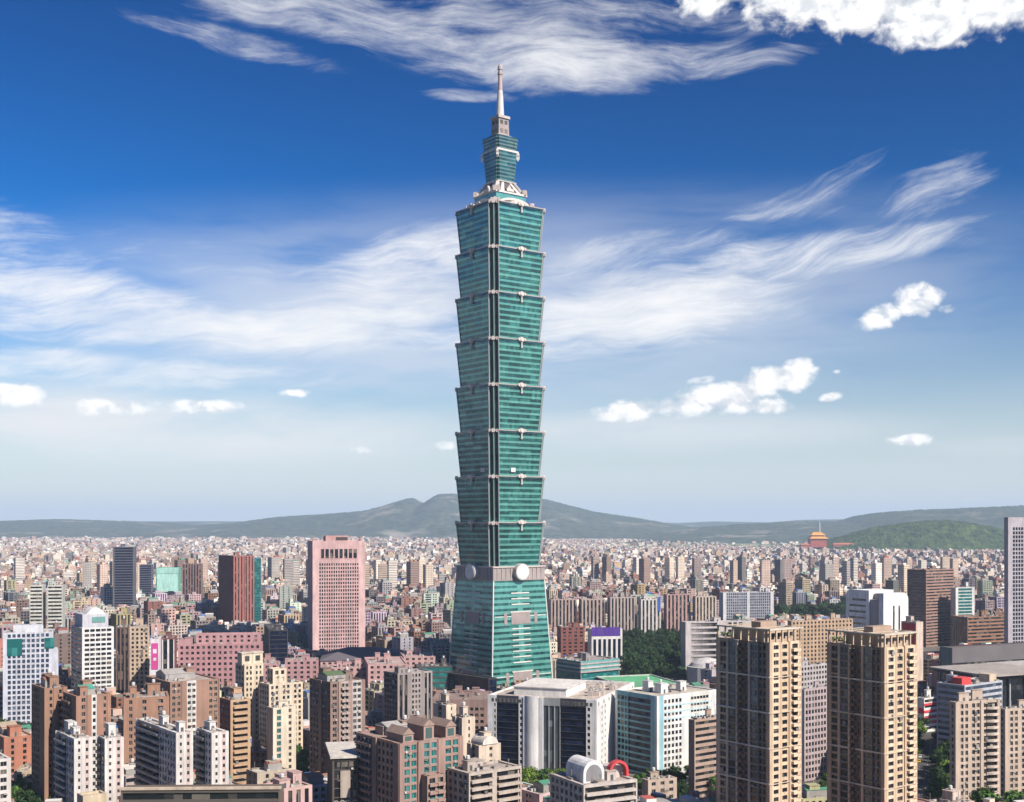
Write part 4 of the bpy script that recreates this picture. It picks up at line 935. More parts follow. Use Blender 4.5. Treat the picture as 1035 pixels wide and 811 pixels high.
H('office_building', 'office building', 'dark blue block right of the slate tower', 'the dark blue block', 139, 141, 153, 571, 1950, 598, [g('b', 1, 3.6, 3, .4, .2, .3, gl='navy', col=(.10, .11, .17))], [g('s')], (.10, .11, .16), n=1, th=8)
H('office_building', 'office building', 'dull brown block right of the mint box', 'the dull brown block', 180, 184, 204, 570, 1800, 598, [g('p', 1, 3.6, 4, .4, .5, .3)], [g('s')], (.22, .13, .12), n=1, th=10)
for a, c_, b_, lab in ((27, 30, 43, 'white and dark striped slab at far left, left one of two'), (45, 48, 63, 'white and dark striped slab at far left, right one of two')):
    H('office_building', 'office building', lab, 'the striped slabs', a, c_, b_, 592, 1250, 632, [g('b', 1, 3.8, 3, .5, .2, .5, gl='dark', col=(.62, .62, .56))], [g('s')], (.56, .56, .52), n=1, th=12, group='striped slabs')
B = H('office_tower', 'office tower', 'salmon pink office tower with a row of tall openings near its top', 'the pink tower', 311, 316, 369, 547, 1208, 657, [g('s', .42), g('g', 3, 3.7, 2.35, .36, .40, .5, gl='dark', col=(.60, .39, .39), pc=(.62, .41, .41)), g('s', .42)], [g('s', col=(.58, .37, .37))], (.68, .46, .45), n=0, th=15, par=22, fin=False, nc=1.4, roofc=(.50, .32, .30))
w, d, h = B.w, B.d, B.h
for i in range(8):
    b = MB(); x = -w * .345 + i * w * .089; b.box(x, x + w * .062, -d / 2 - .15, -d / 2 + .3, h - 17, h - 8, (0, 0, 0)); b.box(x - .3, x + w * .062 + .3, -d / 2 - .3, -d / 2 - .02, h - 17.6, h - 17.01, (.60, .36, .34), 1); b.build('tall_opening', [GL_DARK, WALL], B.root)
b = MB(); b.box(-w * .22, w * .22, -d * .2, d * .25, h - .7, h + 5, (.55, .33, .32)); b.box(-w * .02, w * .2, -d * .21, -d * .198, h + .8, h + 3.6, (.05, .05, .05)); b.box(-w * .48, -w * .44, -d * .4, -d * .3, h - .6, h + 3, (.5, .3, .3)); b.box(w * .42, w * .46, -d * .4, -d * .3, h - .6, h + 4, (.5, .3, .3)); b.build('plant_room', [WALL], B.root); B.finish()
# pink hall with slate hip roof at its foot
Y = 1060; P, r_, l_, w, d = frame_for(318, 324, 424, Y, math.radians(6), wl=70); h = ztop(668, Y); hr = ztop(654, Y + 40)
root = empty('pink_hall', (P[0] + r_[0] * w / 2 + l_[0] * 35, P[1] + r_[1] * w / 2 + l_[1] * 35, 0), math.radians(6)); tag(root, 'wide pink hall under a dark slate hipped roof below the pink tower', 'hall')
B = Bld(root); B.volume(-w / 2, w / 2, -35, 35, 0, h, [g('g', 1, 4, 5, .5, .5, .4)], [g('g', 1, 4, 5, .5, .5, .4)], (.58, .36, .35), par=1.5)
B.roof.slab([(-w / 2 - 1, -36), (w / 2 + 1, -36), (w / 2 + 1, 36), (-w / 2 - 1, 36)], h + .02, hr, (.11, .10, .13), 0, [(-w / 2 + 22, -1), (w / 2 - 40, -1), (w / 2 - 40, 1), (-w / 2 + 22, 1)]); B.finish()
HEROES.append((root.location.x, root.location.y, math.radians(6), w / 2, 35, 318, 424, 652, 682, Y, 'the pink hall'))
# long pink block at left
B = H('civic_building', 'civic building', 'long mauve pink stepped block left of the cream towers', 'the mauve pink block', 174, 180, 264, 652, 900, 690, [g('g', 1, 4, 4, .5, .5, .4, col=(.46, .24, .26))], [g('s')], (.46, .25, .27), n=3, th=8, fin=False, roofc=(.45, .27, .29))
w, d, h = B.w, B.d, B.h
B.volume(-w * .30, w * .48, -d * .2, d * .45, h - .5, h + 7, [g('g', 1, 4, 5, .5, .6, .3)], [g('s')], (.48, .27, .28), (.5, .3, .31)); B.volume(-w * .5, -w * .34, -d * .3, d * .3, h - .5, h + 3.5, [g('s')], [g('s')], (.44, .26, .27)); B.finish()
for xl, xc, xr, yt, Y, lab in ((230, 236, 282, 672, 830, 'small mauve pink annex left of the cream tower group'), (282, 288, 322, 668, 940, 'pink annex in front of the slate roofed hall'), (322, 326, 372, 675, 900, 'pink low wing below the slate roofed hall'), (368, 372, 412, 672, 880, 'pink low wing behind the grey brown tower'), (404, 408, 440, 664, 1000, 'pink low block beside the skyscraper')):
    H('civic_annex', 'annex', lab, 'the pink annexes', xl, xc, xr, yt, Y, 692, [g('g', 1, 3.8, 4.5, .5, .55, .35)], [g('s')], (.54, .33, .32) if xl > 300 else (.44, .25, .26), n=3, th=10, group='pink annexes', roofc=(.45, .33, .31))
H('office_building', 'office building', 'small near black block left of the pink tower foot', 'the black block', 267, 272, 291, 637, 1000, 658, [g('b', 1, 3.6, 3, .15, .2, .3, gl='navy', col=(.03, .03, .04))], [g('s')], (.035, .035, .045), n=1, th=15, roofc=(.06, .06, .07))
B = H('podium_hall', 'hall', 'black glass podium hall at the left foot of the skyscraper', 'the black podium', 450, 494, 502, 686, 905, 700, [g('b', 1, 5, 3, .08, .2, .3, gl='navy', col=(.02, .02, .025))], [g('b', 1, 5, 3, .08, .2, .3, gl='navy', col=(.02, .02, .025))], (.022, .022, .028), n=0, th=42, roofc=(.03, .03, .035))
H('office_building', 'office building', 'dark charcoal block left of the skyscraper base', 'the charcoal block', 419, 423, 457, 674, 935, 694, [g('b', 1, 4, 3, .3, .2, .3, gl='teal', col=(.06, .055, .06))], [g('s')], (.06, .05, .055), n=1, th=14, roofc=(.08, .07, .08))
H('office_building', 'office building', 'low brown block with a line of dark windows in front of the skyscraper', 'the low brown block', 430, 436, 494, 707, 770, 735, [g('s', .3), g('g', 3, 4.2, 3.2, .5, .35, .4), g('s', .2)], [g('s')], (.30, .20, .18), n=3, th=-2, wl=40, roofc=(.26, .19, .17), par=5)
# ---- left foreground
B = H('office_building', 'office building', 'blue white gridded office block at the far left with dark green windows', 'the gridded left block', -22, 3, 54, 640, 790, 715, [g('s', .2), g('g', 3, 3.4, 3.0, .34, .34, .4, gl='blue'), g('s', .2)], [g('g', 1, 3.4, 3.2, .34, .34, .4, gl='blue')], (.56, .58, .66), n=2, fin=False, th=22)
w, d, h = B.w, B.d, B.h
for i, (x, ww) in enumerate(((-w * .42, 9), (w * .32, 6))): b = MB(); b.box(x, x + ww, -d / 2 - .25, -d / 2 + .2, h - 15 + i * 4, h - 4, (0, 0, 0)); b.build('green_window', [GL_TEAL], B.root)
b = MB(); b.box(w / 2 + .06, w / 2 + 3, -d / 2 + .3, d / 2 - 2, 0, h - 12, (.54, .56, .64)); b.box(-w * .3, w * .3, -d * .2, d * .3, h - .7, h + 4, (.6, .62, .68)); b.build('stepped_wing', [WALL], B.root); B.finish()
B = H('office_tower', 'office tower', 'white banded office tower with curved white rooftop crest at left', 'the white banded tower', 72, 83, 115, 635, 860, 698, [g('s', .12), g('g', 3, 3.3, 3.6, .42, .16, .5, gl='dark'), g('s', .12)], [g('b', 1, 3.3, 3, .5, .3, .4, col=(.58, .58, .62))], (.72, .72, .72), n=0, fin=False, th=33)  # left bands greyer than the white walls, shade painted into their colour
w, d, h = B.w, B.d, B.h
b = MB(); b.box(-w * .42, w * .40, -d * .3, d * .42, h - .7, h + 9, (.52, .52, .58)); b.prism([(x, h + 9.02 + 4.5 * (1 - (x / (w * .3)) ** 2)) for x in np.linspace(-w * .3, w * .3, 9)] + [(w * .3, h + 9.01), (-w * .3, h + 9.01)], -d * .3, d * .1, (.78, .78, .78)); b.box(-w * .12, w * .3, -d * .31, -d * .301, h + 3, h + 7, (.12, .3, .28)); b.build('rooftop_crest', [WALL], B.root); B.finish()
H('apartment_tower', 'apartment tower', 'beige tower right of the white banded tower', 'the beige slim tower', 127, 131, 151, 634, 900, 695, [g('g', 1, 3.2, 3.4, .42, .5, .4, col=(.52, .40, .30))], [g('s')], (.50, .38, .29), n=2, th=18)
H('apartment_tower', 'apartment tower', 'dark brown slim tower squeezed behind the white banded tower', 'the dark slim tower', 113, 117, 131, 634, 960, 695, [g('p', 1, 3.2, 3, .4, .4, .4)], [g('s')], (.15, .09, .08), n=1, th=18)
B = H('shop_building', 'shop building', 'narrow white building with a tall magenta banner', 'the magenta banner building', 149, 152, 161, 646, 850, 690, [g('s')], [g('s')], (.70, .66, .70), n=1, th=12, fin=False)
b = MB(); b.box(-2.2, 2.2, -B.d / 2 - .35, -B.d / 2 - .08, B.h - 21, B.h - 3, (.60, .06, .30)); b.box(-1.2, 1.2, -B.d / 2 - .4, -B.d / 2 - .352, B.h - 10, B.h - 7, (.8, .7, .75)); b.box(-1.0, 1.0, -B.d / 2 - .4, -B.d / 2 - .352, B.h - 15, B.h - 13, (.8, .7, .75)); b.build('banner', [WALL], B.root); B.finish()
H('office_building', 'office building', 'dark red building with white upright fins right of the magenta banner', 'the white finned block', 160, 163, 177, 645, 870, 690, [g('p', 1, 3.4, 4.4, .4, .30, .6, gl='dark', col=(.20, .06, .07), pc=(.68, .66, .66))], [g('s')], (.18, .06, .065), n=1, th=12)
APT = lambda f=1, **k: g('g', f, 3.1, 3.2, .42, .45, .4, **k)
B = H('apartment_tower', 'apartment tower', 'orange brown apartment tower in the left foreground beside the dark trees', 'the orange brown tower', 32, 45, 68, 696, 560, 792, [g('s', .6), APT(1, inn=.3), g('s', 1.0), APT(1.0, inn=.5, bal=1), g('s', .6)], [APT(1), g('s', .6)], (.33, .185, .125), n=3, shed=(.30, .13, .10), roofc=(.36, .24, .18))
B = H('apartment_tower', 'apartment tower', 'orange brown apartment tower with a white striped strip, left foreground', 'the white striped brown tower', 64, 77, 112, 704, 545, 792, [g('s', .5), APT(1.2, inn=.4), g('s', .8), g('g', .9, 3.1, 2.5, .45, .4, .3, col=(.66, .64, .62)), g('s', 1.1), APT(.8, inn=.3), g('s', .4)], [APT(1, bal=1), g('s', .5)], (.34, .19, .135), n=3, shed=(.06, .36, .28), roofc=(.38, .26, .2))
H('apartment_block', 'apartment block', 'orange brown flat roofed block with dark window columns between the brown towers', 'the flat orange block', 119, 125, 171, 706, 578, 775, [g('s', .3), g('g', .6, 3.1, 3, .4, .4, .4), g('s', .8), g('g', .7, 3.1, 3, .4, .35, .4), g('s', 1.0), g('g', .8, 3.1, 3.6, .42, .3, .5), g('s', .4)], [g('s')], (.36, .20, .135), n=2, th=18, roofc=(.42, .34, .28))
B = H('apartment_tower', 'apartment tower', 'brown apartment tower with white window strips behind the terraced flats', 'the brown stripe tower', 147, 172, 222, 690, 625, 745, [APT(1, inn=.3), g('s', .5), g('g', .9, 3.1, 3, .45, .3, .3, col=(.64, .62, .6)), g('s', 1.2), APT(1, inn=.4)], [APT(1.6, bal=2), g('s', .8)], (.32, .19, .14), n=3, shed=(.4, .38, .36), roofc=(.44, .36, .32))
def terrace(label, xl, xc, xr, yt, Y, short):
    B = H('terraced_flats', 'apartment block', label, short, xl, xc, xr, yt, Y, 812, [g('s', .3), g('g', 1.2, 3.0, 3.6, .52, .5, .35, col=(.66, .62, .60)), g('s', .8, inn=-.2), g('g', 1.2, 3.0, 3.6, .5, .45, .35, col=(.60, .48, .46)), g('s', .3)],
          [g('b', 1.5, 3.0, 3, .34, .3, .7, inn=.3, bal=1, col=(.50, .47, .46)), g('g', 1.0, 3.0, 3, .45, .45, .4)], (.66, .64, .62), n=2, th=37, near=True, roofc=(.45, .38, .34), group='white terraced flats', nc=1.5)
    return B
terrace('white terraced flats with stacked balconies, first from the left edge', 56, 75, 93, 747, 500, 'the first terraced flats')
terrace('white slim terraced flats just right of the first terraced block', 98, 106, 125, 747, 510, 'the slim terraced flats')
terrace('white terraced flats with the widest balcony wall, middle of the row', 137, 178, 195, 741, 500, 'the wide terraced flats')
terrace('white terraced flats at the right end of the row, by the tan block', 198, 214, 231, 741, 500, 'the last terraced flats')
H('apartment_block', 'apartment block', 'orange block with beige rooftop sheds at the lower left', 'the orange corner block', -14, 4, 34, 746, 640, 790, [g('s', .5), g('g', .5, 3.1, 2.6, .4, .4, .4), g('s', .7), g('g', .6, 3.1, 2.6, .4, .4, .4), g('s', .5)], [g('s')], (.42, .17, .11), n=3, shed=(.45, .36, .26), roofc=(.48, .38, .28))
H('apartment_block', 'apartment block', 'white flats cut off by the left edge at the bottom', 'the left edge flats', -24, -4, 11, 768, 470, 812, [APT(1, col=(.66, .62, .6))], [g('s')], (.66, .63, .61), n=1)
H('low_building', 'low building', 'low beige roofed building by the trees in the bottom left corner', 'the low beige building', 8, 14, 55, 781, 602, 792, [g('g', 1, 3.3, 4, .45, .4, .4)], [g('s')], (.52, .42, .30), n=1, th=12, roofc=(.56, .45, .33))
B = H('low_building', 'low building', 'long dark building with a tan coping along the bottom edge', 'the dark long building', 118, 122, 283, 799, 450, 812, [g('b', 1, 3.4, 4, .3, .2, .6, col=(.10, .085, .075), gl='dark')], [g('s')], (.14, .11, .09), near=False, n=0, th=2, wl=9, roofc=(.46, .38, .29), fin=False)
B.wall.box(-B.w / 2 - .4, B.w / 2 + .4, -B.d / 2 - .4, -B.d / 2 + 1.2, B.h + .04, B.h + .9, (.56, .46, .36)); B.finish()
H('low_building', 'low building', 'small tan roofed house below the first terraced flats', 'the small tan house', 78, 84, 108, 805, 455, 812, [g('s')], [g('s')], (.56, .47, .34), n=0, near=False, roofc=(.6, .5, .36))
B = H('apartment_tower', 'apartment tower', 'narrow orange tan tower with banded balconies left of the cream towers', 'the orange tan tower', 222, 233, 253, 708, 600, 756, [g('s', .2), g('b', 2, 3.1, 3, .5, .2, .6, bal=1), g('s', .2)], [APT(1, col=(.30, .13, .09))], (.50, .33, .20), n=2, shed=(.40, .17, .11), roofc=(.4, .3, .2))
B = H('apartment_tower', 'apartment tower', 'cream tower with two square rooftop lanterns in the left centre', 'the lantern tower', 238, 247, 266, 672, 700, 745, [g('g', 1, 3.1, 3, .45, .5, .4), g('s', .3), g('g', 1, 3.1, 3, .45, .5, .4)], [APT(1)], CREAM, n=0, fin=False)
w, d, h = B.w, B.d, B.h
for x in (-w * .28, w * .28):
    b = MB(); b.box(x - 3.2, x + 3.2, -d * .35, -d * .35 + 6, h - .7, h + 6, (.68, .58, .45)); b.box(x - 3.6, x + 3.6, -d * .35 - .4, -d * .35 + 6.4, h + 6.01, h + 6.6, (.66, .57, .45)); b.box(x - 1.4, x + 1.4, -d * .35 - .12, -d * .35 + .2, h + 1.6, h + 4.6, (.03, .03, .03)); b.build('rooftop_lantern', [WALL], B.root)
B.finish()
B = H('apartment_tower', 'apartment tower', 'stepped cream apartment tower with many small windows, left centre', 'the stepped cream tower', 262, 272, 306, 692, 690, 752, [APT(1, col=(.64, .55, .43)), g('s', .3), APT(1, col=(.66, .57, .46)), g('s', .3), APT(1)], [APT(1)], CREAM, n=2, fin=False, near=False)
w, d, h = B.w, B.d, B.h; B.volume(-w * .3, w * .1, -d * .2, d * .4, h - .8, h + 8, [APT(1)], [APT(1)], CREAM); B.finish(30)
H('apartment_block', 'apartment block', 'lower cream block with a teal window strip in front of the stepped cream tower', 'the lower cream block', 270, 276, 299, 716, 630, 765, [g('s', .3), g('g', .7, 3.1, 3, .3, .2, .4, gl='teal'), g('s', .8), APT(.7), g('s', .3)], [g('s')], (.68, .60, .49), n=2)
B = H('apartment_tower', 'apartment tower', 'dark brown apartment tower with pale window stacks left of the grey brown tower', 'the dark brown tower', 313, 334, 369, 690, 620, 785, [APT(.8, inn=.5), g('s', .25, col=(.36, .25, .21)), g('g', .9, 3.1, 3, .4, .3, .4, col=(.44, .36, .32), bal=1), g('s', .4, col=(.34, .22, .2)), g('g', 1, 3.1, 3, .4, .25, .4, col=(.52, .48, .46)), g('s', .3)], [APT(1, col=(.20, .14, .11)), g('s', .3), APT(1, inn=.5, col=(.16, .11, .09))], (.26, .17, .14), n=3, roofc=(.28, .22, .18), shed=(.10, .16, .07))
B = H('apartment_tower', 'apartment tower', 'grey brown apartment tower with thin upright ribs left of the skyscraper base', 'the grey brown tower', 388, 402, 437, 681, 730, 740, [g('p', 1, 3.2, 3, .3, .4, .5, col=(.30, .25, .24)), g('s', .3), g('g', 1, 3.2, 2.6, .42, .45, .4, col=(.36, .31, .30)), g('s', .3), g('p', .8, 3.2, 3, .3, .4, .5, col=(.36, .32, .31))], [g('g', 1, 3.2, 2.8, .42, .4, .5, col=(.15, .13, .13))], (.28, .24, .23), n=4, roofc=(.36, .33, .33))
# brown foreground complex with teal windows
def brown_front():
    t = math.radians(37); Y = 480
    B = H('apartment_tower', 'apartment tower', 'broad reddish brown apartment block with tall teal windows at the bottom centre', 'the teal windowed brown block', 360, 404, 468, 752, Y, 812, [g('s', .25), g('g', 1.3, 3.2, 3.6, .3, .28, .4, gl='teal', inn=.2), g('s', .5, inn=-.5), g('g', 1.4, 3.2, 3.8, .3, .3, .4, gl='teal', col=(.30, .22, .20)), g('s', .7, inn=-.5), g('g', 1.4, 3.2, 3.8, .3, .26, .4, gl='teal', inn=.2), g('s', .25)],
          [g('g', 1.2, 3.1, 3.4, .42, .3, .6, bal=1), g('s', .3, inn=-.4), g('g', 1.2, 3.1, 3.0, .40, .35, .5, inn=.3, col=(.46, .28, .20)), g('s', .4, inn=-.3)], (.34, .22, .19), near=True, n=0, fin=False, nc=1.6, roofc=(.36, .26, .22))
    w, d, h = B.w, B.d, B.h
    for x, hh in ((-w * .42, 3.0), (-w * .10, 5.5), (w * .25, 4.2)):
        b = MB(); b.box(x, x + w * .16, -d * .46, -d * .1, h - .8, h + hh, (.38, .26, .22)); b.prism([(x - .4, h + hh + .01), (x + w * .16 + .4, h + hh + .01), (x + w * .08, h + hh + 2.6)], -d * .47, -d * .09, (.34, .24, .20)); b.box(x + w * .03, x + w * .13, -d * .463, -d * .455, h + .5, h + hh - .8, (.04, .10, .10)); b.build('roof_gable', [WALL], B.root)
    clutter(B.root, random.Random(2), -w / 2 + 4, w / 2 - 2, -d * .05, d / 2 - 2, h, (.36, .26, .22), 4, (.40, .38, .38))
    B.volume(-w * .18, w * .10, -d / 2 - 5, -d / 2 - .06, 0, h - 13, [g('g', 1, 3.2, 3.4, .35, .3, .4, gl='dark', bal=1)], [g('s')], (.36, .24, .20), cp=.4)
    B.finish(18)
brown_front()
for xl, xc, xr, yt, Y, lab, sh in ((438, 451, 461, 713, 575, 'cream blank walled tower, tallest of the stepped cream group at bottom centre', 'the tallest cream block'), (457, 467, 480, 726, 560, 'cream tower with rooftop planting, second step of the cream group', 'the second cream block'), (472, 484, 506, 754, 540, 'cream block with a rounded rooftop hood, third step of the cream group', 'the third cream block')):
    B = H('apartment_tower', 'apartment tower', lab, sh, xl, xc, xr, yt, Y, 800, [g('s', .8), g('g', .6, 3.1, 2.8, .45, .5, .4), g('s', .6)], [g('s', .5), g('g', .6, 3.1, 2.6, .45, .4, .5, inn=.5, col=(.36, .28, .22)), g('s', .5)], (.62, .52, .42), n=1, near=True, group='stepped cream blocks', fin=False)
    if yt == 754:
        b = MB(); b.prism([(4.2 * math.cos(q), B.h + .1 + 3.6 * math.sin(q)) for q in np.linspace(0, math.pi, 12)], -5, 4, (.70, .64, .58)); b.build('rooftop_hood', [WALL], B.root)
    B.finish(20)
H('apartment_block', 'apartment block', 'greyish flats with long balconies in front of the cream group, bottom centre', 'the long balcony flats', 452, 474, 527, 782, 480, 812, [g('b', 1.2, 3.0, 3, .36, .2, .7, bal=1), g('s', .25), g('b', 1.3, 3.0, 3, .36, .2, .7, bal=1)], [g('g', 1, 3, 3.2, .42, .4, .5)], (.50, .43, .38), n=3, near=True, nc=1.4, roofc=(.42, .36, .32))
# barrel roofed block with the red arch
B = H('apartment_block', 'apartment block', 'low block with a white barrel vault and a red rooftop arch at the bottom centre', 'the barrel vault block', 556, 590, 644, 794, 455, 812, [g('b', 1, 3.1, 3, .36, .2, .6, bal=1, col=(.56, .50, .47))], [g('g', 1, 3.1, 3.2, .42, .4, .5)], (.54, .47, .43), n=2, near=True, fin=False, nc=1.4, roofc=(.46, .40, .37), th=28)
h = B.h; n = 12
b = MB(); b.prism([(-4 + 4.6 * math.cos(q), h + 3 + 4.6 * math.sin(q)) for q in np.linspace(0, math.pi, n)] + [(-8.6, h - .7), (.6, h - .7)], -7, 6, (.78, .78, .80)); b.prism([(-4 + 3.4 * math.cos(q), h + 2.6 + 3.4 * math.sin(q)) for q in np.linspace(0, math.pi, n)] + [(-7.4, h), (-.6, h)], -7.12, -7.002, (.25, .25, .27)); b.build('barrel_vault', [WALL], B.root)
b = MB()
q = np.linspace(0, math.pi, n + 1); o_ = [(8 + 4.3 * math.cos(a), h + 2 + 4.3 * math.sin(a)) for a in q]; i_ = [(8 + 3.3 * math.cos(a), h + 2 + 3.3 * math.sin(a)) for a in q]
for j in range(n): b.prism([o_[j], o_[j + 1], i_[j + 1], i_[j]], -6, -3.5, (.62, .05, .06))
b.box(3.7, 4.7, -6, -3.5, h - .7, h + 1.99, (.62, .05, .06)); b.box(11.3, 12.3, -6, -3.5, h - .7, h + 1.99, (.62, .05, .06)); b.build('red_arch', [WALL], B.root)
b = MB(); b.box(4.9, 11.1, -3, 4, h - .7, h + 3.6, (.62, .55, .52)); b.build('stairwell', [WALL], B.root)
B.finish(15)
H('low_building', 'low building', 'small beige building with a flat roof among the trees at bottom centre', 'the small beige building', 649, 655, 684, 789, 560, 806, [g('g', 1, 3.2, 5, .5, .55, .3)], [g('s')], (.52, .41, .34), n=1, th=25, roofc=(.5, .42, .36))
B = H('apartment_block', 'apartment block', 'dark glazed block with a white flat roof rim, bottom left of centre', 'the white rimmed dark block', 331, 336, 362, 767, 500, 812, [g('g', 1, 3.6, 3.6, .1, .12, .4, gl='dark', col=(.07, .06, .06))], [g('s')], (.08, .07, .065), n=0, th=12, fin=False, roofc=(.7, .68, .64), near=False)
w, d, h = B.w, B.d, B.h
B.wall.box(-w / 2 - .9, w / 2 + .9, -d / 2 - .9, d / 2 + .9, h + .04, h + .9, (.66, .62, .57)); B.wall.box(-2, 2, -d / 2 - .5, -d / 2 - .05, h - 16, h - 5, (.42, .36, .32))
for i in range(4):
    q = np.linspace(0, math.pi, 9); x = -w * .36 + i * w * .24; o_ = [(x + 1.5 * math.cos(a), h - 19 + 2.0 * math.sin(a)) for a in q]; i_ = [(x + 1.15 * math.cos(a), h - 19 + 1.6 * math.sin(a)) for a in q]
    for j in range(8): B.wall.prism([o_[j], o_[j + 1], i_[j + 1], i_[j]], -d / 2 - .4, -d / 2 - .05, (.4, .37, .35))
B.finish()
# ---- far landmarks
def palace():
    Y = 6050; s = Y / F; x = ux(826) * Y
    zb = ztop(552, Y)
    root = empty('palace_hotel', (x, Y, zb), math.radians(8)); tag(root, 'red palace style hotel with a golden tiled roof below the wooded hill', 'hotel')
    w = 17 * s; b = MB(); b.box(-w / 2, w / 2, -18, 18, -6, 36, (.42, .06, .04))
    for i in range(10): b.box(-w / 2 + 4 + i * 8, -w / 2 + 6.4 + i * 8, -19.2, -18.02, 0, 34, (.55, .12, .07))
    b.build('wall', [WALL], root)
    b = MB(); W2 = w / 2 + 7
    b.slab([(-W2, -26), (W2, -26), (W2, 26), (-W2, 26)], 36.1, 47, (.75, .33, .05), 0, [(-w * .40, -13), (w * .40, -13), (w * .40, 13), (-w * .40, 13)]); b.box(-w * .36, w * .36, -11, 11, 47.05, 53, (.5, .1, .06))
    b.slab([(-w * .46, -20), (w * .46, -20), (w * .46, 20), (-w * .46, 20)], 53.1, 66, (.78, .35, .05), 0, [(-w * .26, -2), (w * .26, -2), (w * .26, 2), (-w * .26, 2)]); b.box(-w * .28, w * .28, -1.5, 1.5, 66.02, 69, (.6, .25, .04)); b.build('roof', [METAL], root)
    for i, (a, c, hh) in enumerate(((838, 868, 16), (806, 815, 14))):
        w2 = (c - a) * s; r2 = empty('palace_wing', (ux((a + c) / 2) * Y, Y - 60, zb - 8), math.radians(4)); tag(r2, 'low red hall with a tiled roof right of the palace hotel' if i == 0 else 'low red hall with a tiled roof left of the palace hotel', 'hall')
        b = MB(); b.box(-w2 / 2, w2 / 2, -12, 12, -6, hh, (.40, .10, .07)); b.build('wall', [WALL], r2)
        b = MB(); b.slab([(-w2 / 2 - 3, -15), (w2 / 2 + 3, -15), (w2 / 2 + 3, 15), (-w2 / 2 - 3, 15)], hh + .05, hh + 8, (.50, .16, .08), 0, [(-w2 / 2 + 8, -1), (w2 / 2 - 8, -1), (w2 / 2 - 8, 1), (-w2 / 2 + 8, 1)]); b.build('roof', [METAL], r2)
    m_ = MB(); m_.lathe([(6, 0), (5, 8), (3.2, 9), (2.6, 60), (3.6, 62), (1.5, 66), (.6, 92)], (.75, .75, .75), 0, 12); o = m_.build('memorial_spire', [WALL]); o.location = (ux(828.5) * 6900, 6900, ztop(541, 6900)); tag(o, 'slim white spire rising behind the palace hotel', 'spire')
palace()
# ------------------------------------------------------------------ streets
def strip(name, pts, w, z, m, col=None):
    b = MB()
    for (x0, y0), (x1, y1) in zip(pts[:-1], pts[1:]):
        d = Vector((x1 - x0, y1 - y0)).normalized(); nx, ny = -d.y * w / 2, d.x * w / 2
        b.poly([(x0 - nx, y0 - ny, z), (x1 - nx, y1 - ny, z), (x1 + nx, y1 + ny, z), (x0 + nx, y0 + ny, z)][::-1], [(3, 2, 1, 0)], col or (.05, .05, .052))
    return struct(name, b.mesh(name, [m]))
asph = roofmat('asphalt')
ROADS = [[(ux(926) * 540, 540), (ux(934) * 640, 640), (ux(948) * 900, 900)], [(ux(505) * 612, 612), (ux(745) * 575, 575)], [(ux(820) * 560, 560), (ux(824) * 720, 720)]]
for R_ in ROADS:
    b = MB()
    strip('pavement', R_, 22, .12, asph, (.36, .34, .31)); strip('road', R_, 13, .124, asph, (.055, .055, .058))
    for (x0, y0), (x1, y1) in zip(R_[:-1], R_[1:]):
        L = math.hypot(x1 - x0, y1 - y0); dx, dy = (x1 - x0) / L, (y1 - y0) / L
        for i in range(int(L / 9)):
            s0, s1 = i * 9 + 1, i * 9 + 5; q = .09
            b.poly([(x0 + dx * s0 + dy * q, y0 + dy * s0 - dx * q, .128), (x0 + dx * s1 + dy * q, y0 + dy * s1 - dx * q, .128), (x0 + dx * s1 - dy * q, y0 + dy * s1 + dx * q, .128), (x0 + dx * s0 - dy * q, y0 + dy * s0 + dx * q, .128)], [(0, 1, 2, 3)], (.75, .75, .74))
    struct('road_markings', b.mesh('road_markings', [asph]))
def seg_dist(p, a, b):
    ax, ay = a; bx, by = b; vx, vy = bx - ax, by - ay; t = max(0, min(1, ((p[0] - ax) * vx + (p[1] - ay) * vy) / (vx * vx + vy * vy)))
    return math.hypot(p[0] - ax - t * vx, p[1] - ay - t * vy)
def on_road(x, y, m_=11): return any(seg_dist((x, y), a, b) < m_ for R_ in ROADS for a, b in zip(R_[:-1], R_[1:]))
# cars
def car_parts(col, L=4.4, Hc=1.45):
    b = MB()
    b.prism([(-L / 2, .35), (-L / 2 + .1, .80), (-L / 2 + .75, .88), (L / 2 - 1.0, .88), (L / 2 - .1, .70), (L / 2, .35), (L / 2 - .1, .25), (-L / 2 + .1, .25)], -.86, .86, col)
    b.prism([(-L / 2 + .95, Hc - .06), (-L / 2 + 1.2, Hc), (L / 2 - 1.9, Hc), (L / 2 - 1.75, Hc - .06)], -.70, .70, col)
    gl_ = MB(); V = []
    gl_.prism([(-L / 2 + .5, .882), (-L / 2 + 1.0, Hc - .061), (L / 2 - 1.8, Hc - .061), (L / 2 - 1.05, .882)], -.74, .74, (0, 0, 0))
    wh = MB(); wh.prism([(.33 * math.cos(a), .33 + .33 * math.sin(a)) for a in np.linspace(0, 2 * math.pi, 17)[:-1]], -.1, .1, (.02, .02, .02)); wh.prism([(.18 * math.cos(a), .33 + .18 * math.sin(a)) for a in np.linspace(0, 2 * math.pi, 13)[:-1]], -.115, .115, (.5, .5, .5))
    return b.mesh('body', [METAL]), gl_.mesh('windows', [GL_DARK]), wh.mesh('wheel', [METAL])
CARS = [('white', (.75, .75, .75)), ('silver', (.45, .46, .48)), ('black', (.02, .02, .025)), ('yellow', (.75, .50, .03)), ('red', (.45, .03, .03)), ('dark blue', (.03, .05, .16))]
meshes = {c: car_parts(col) for c, col in CARS}
spots = []
rr = random.Random(5)
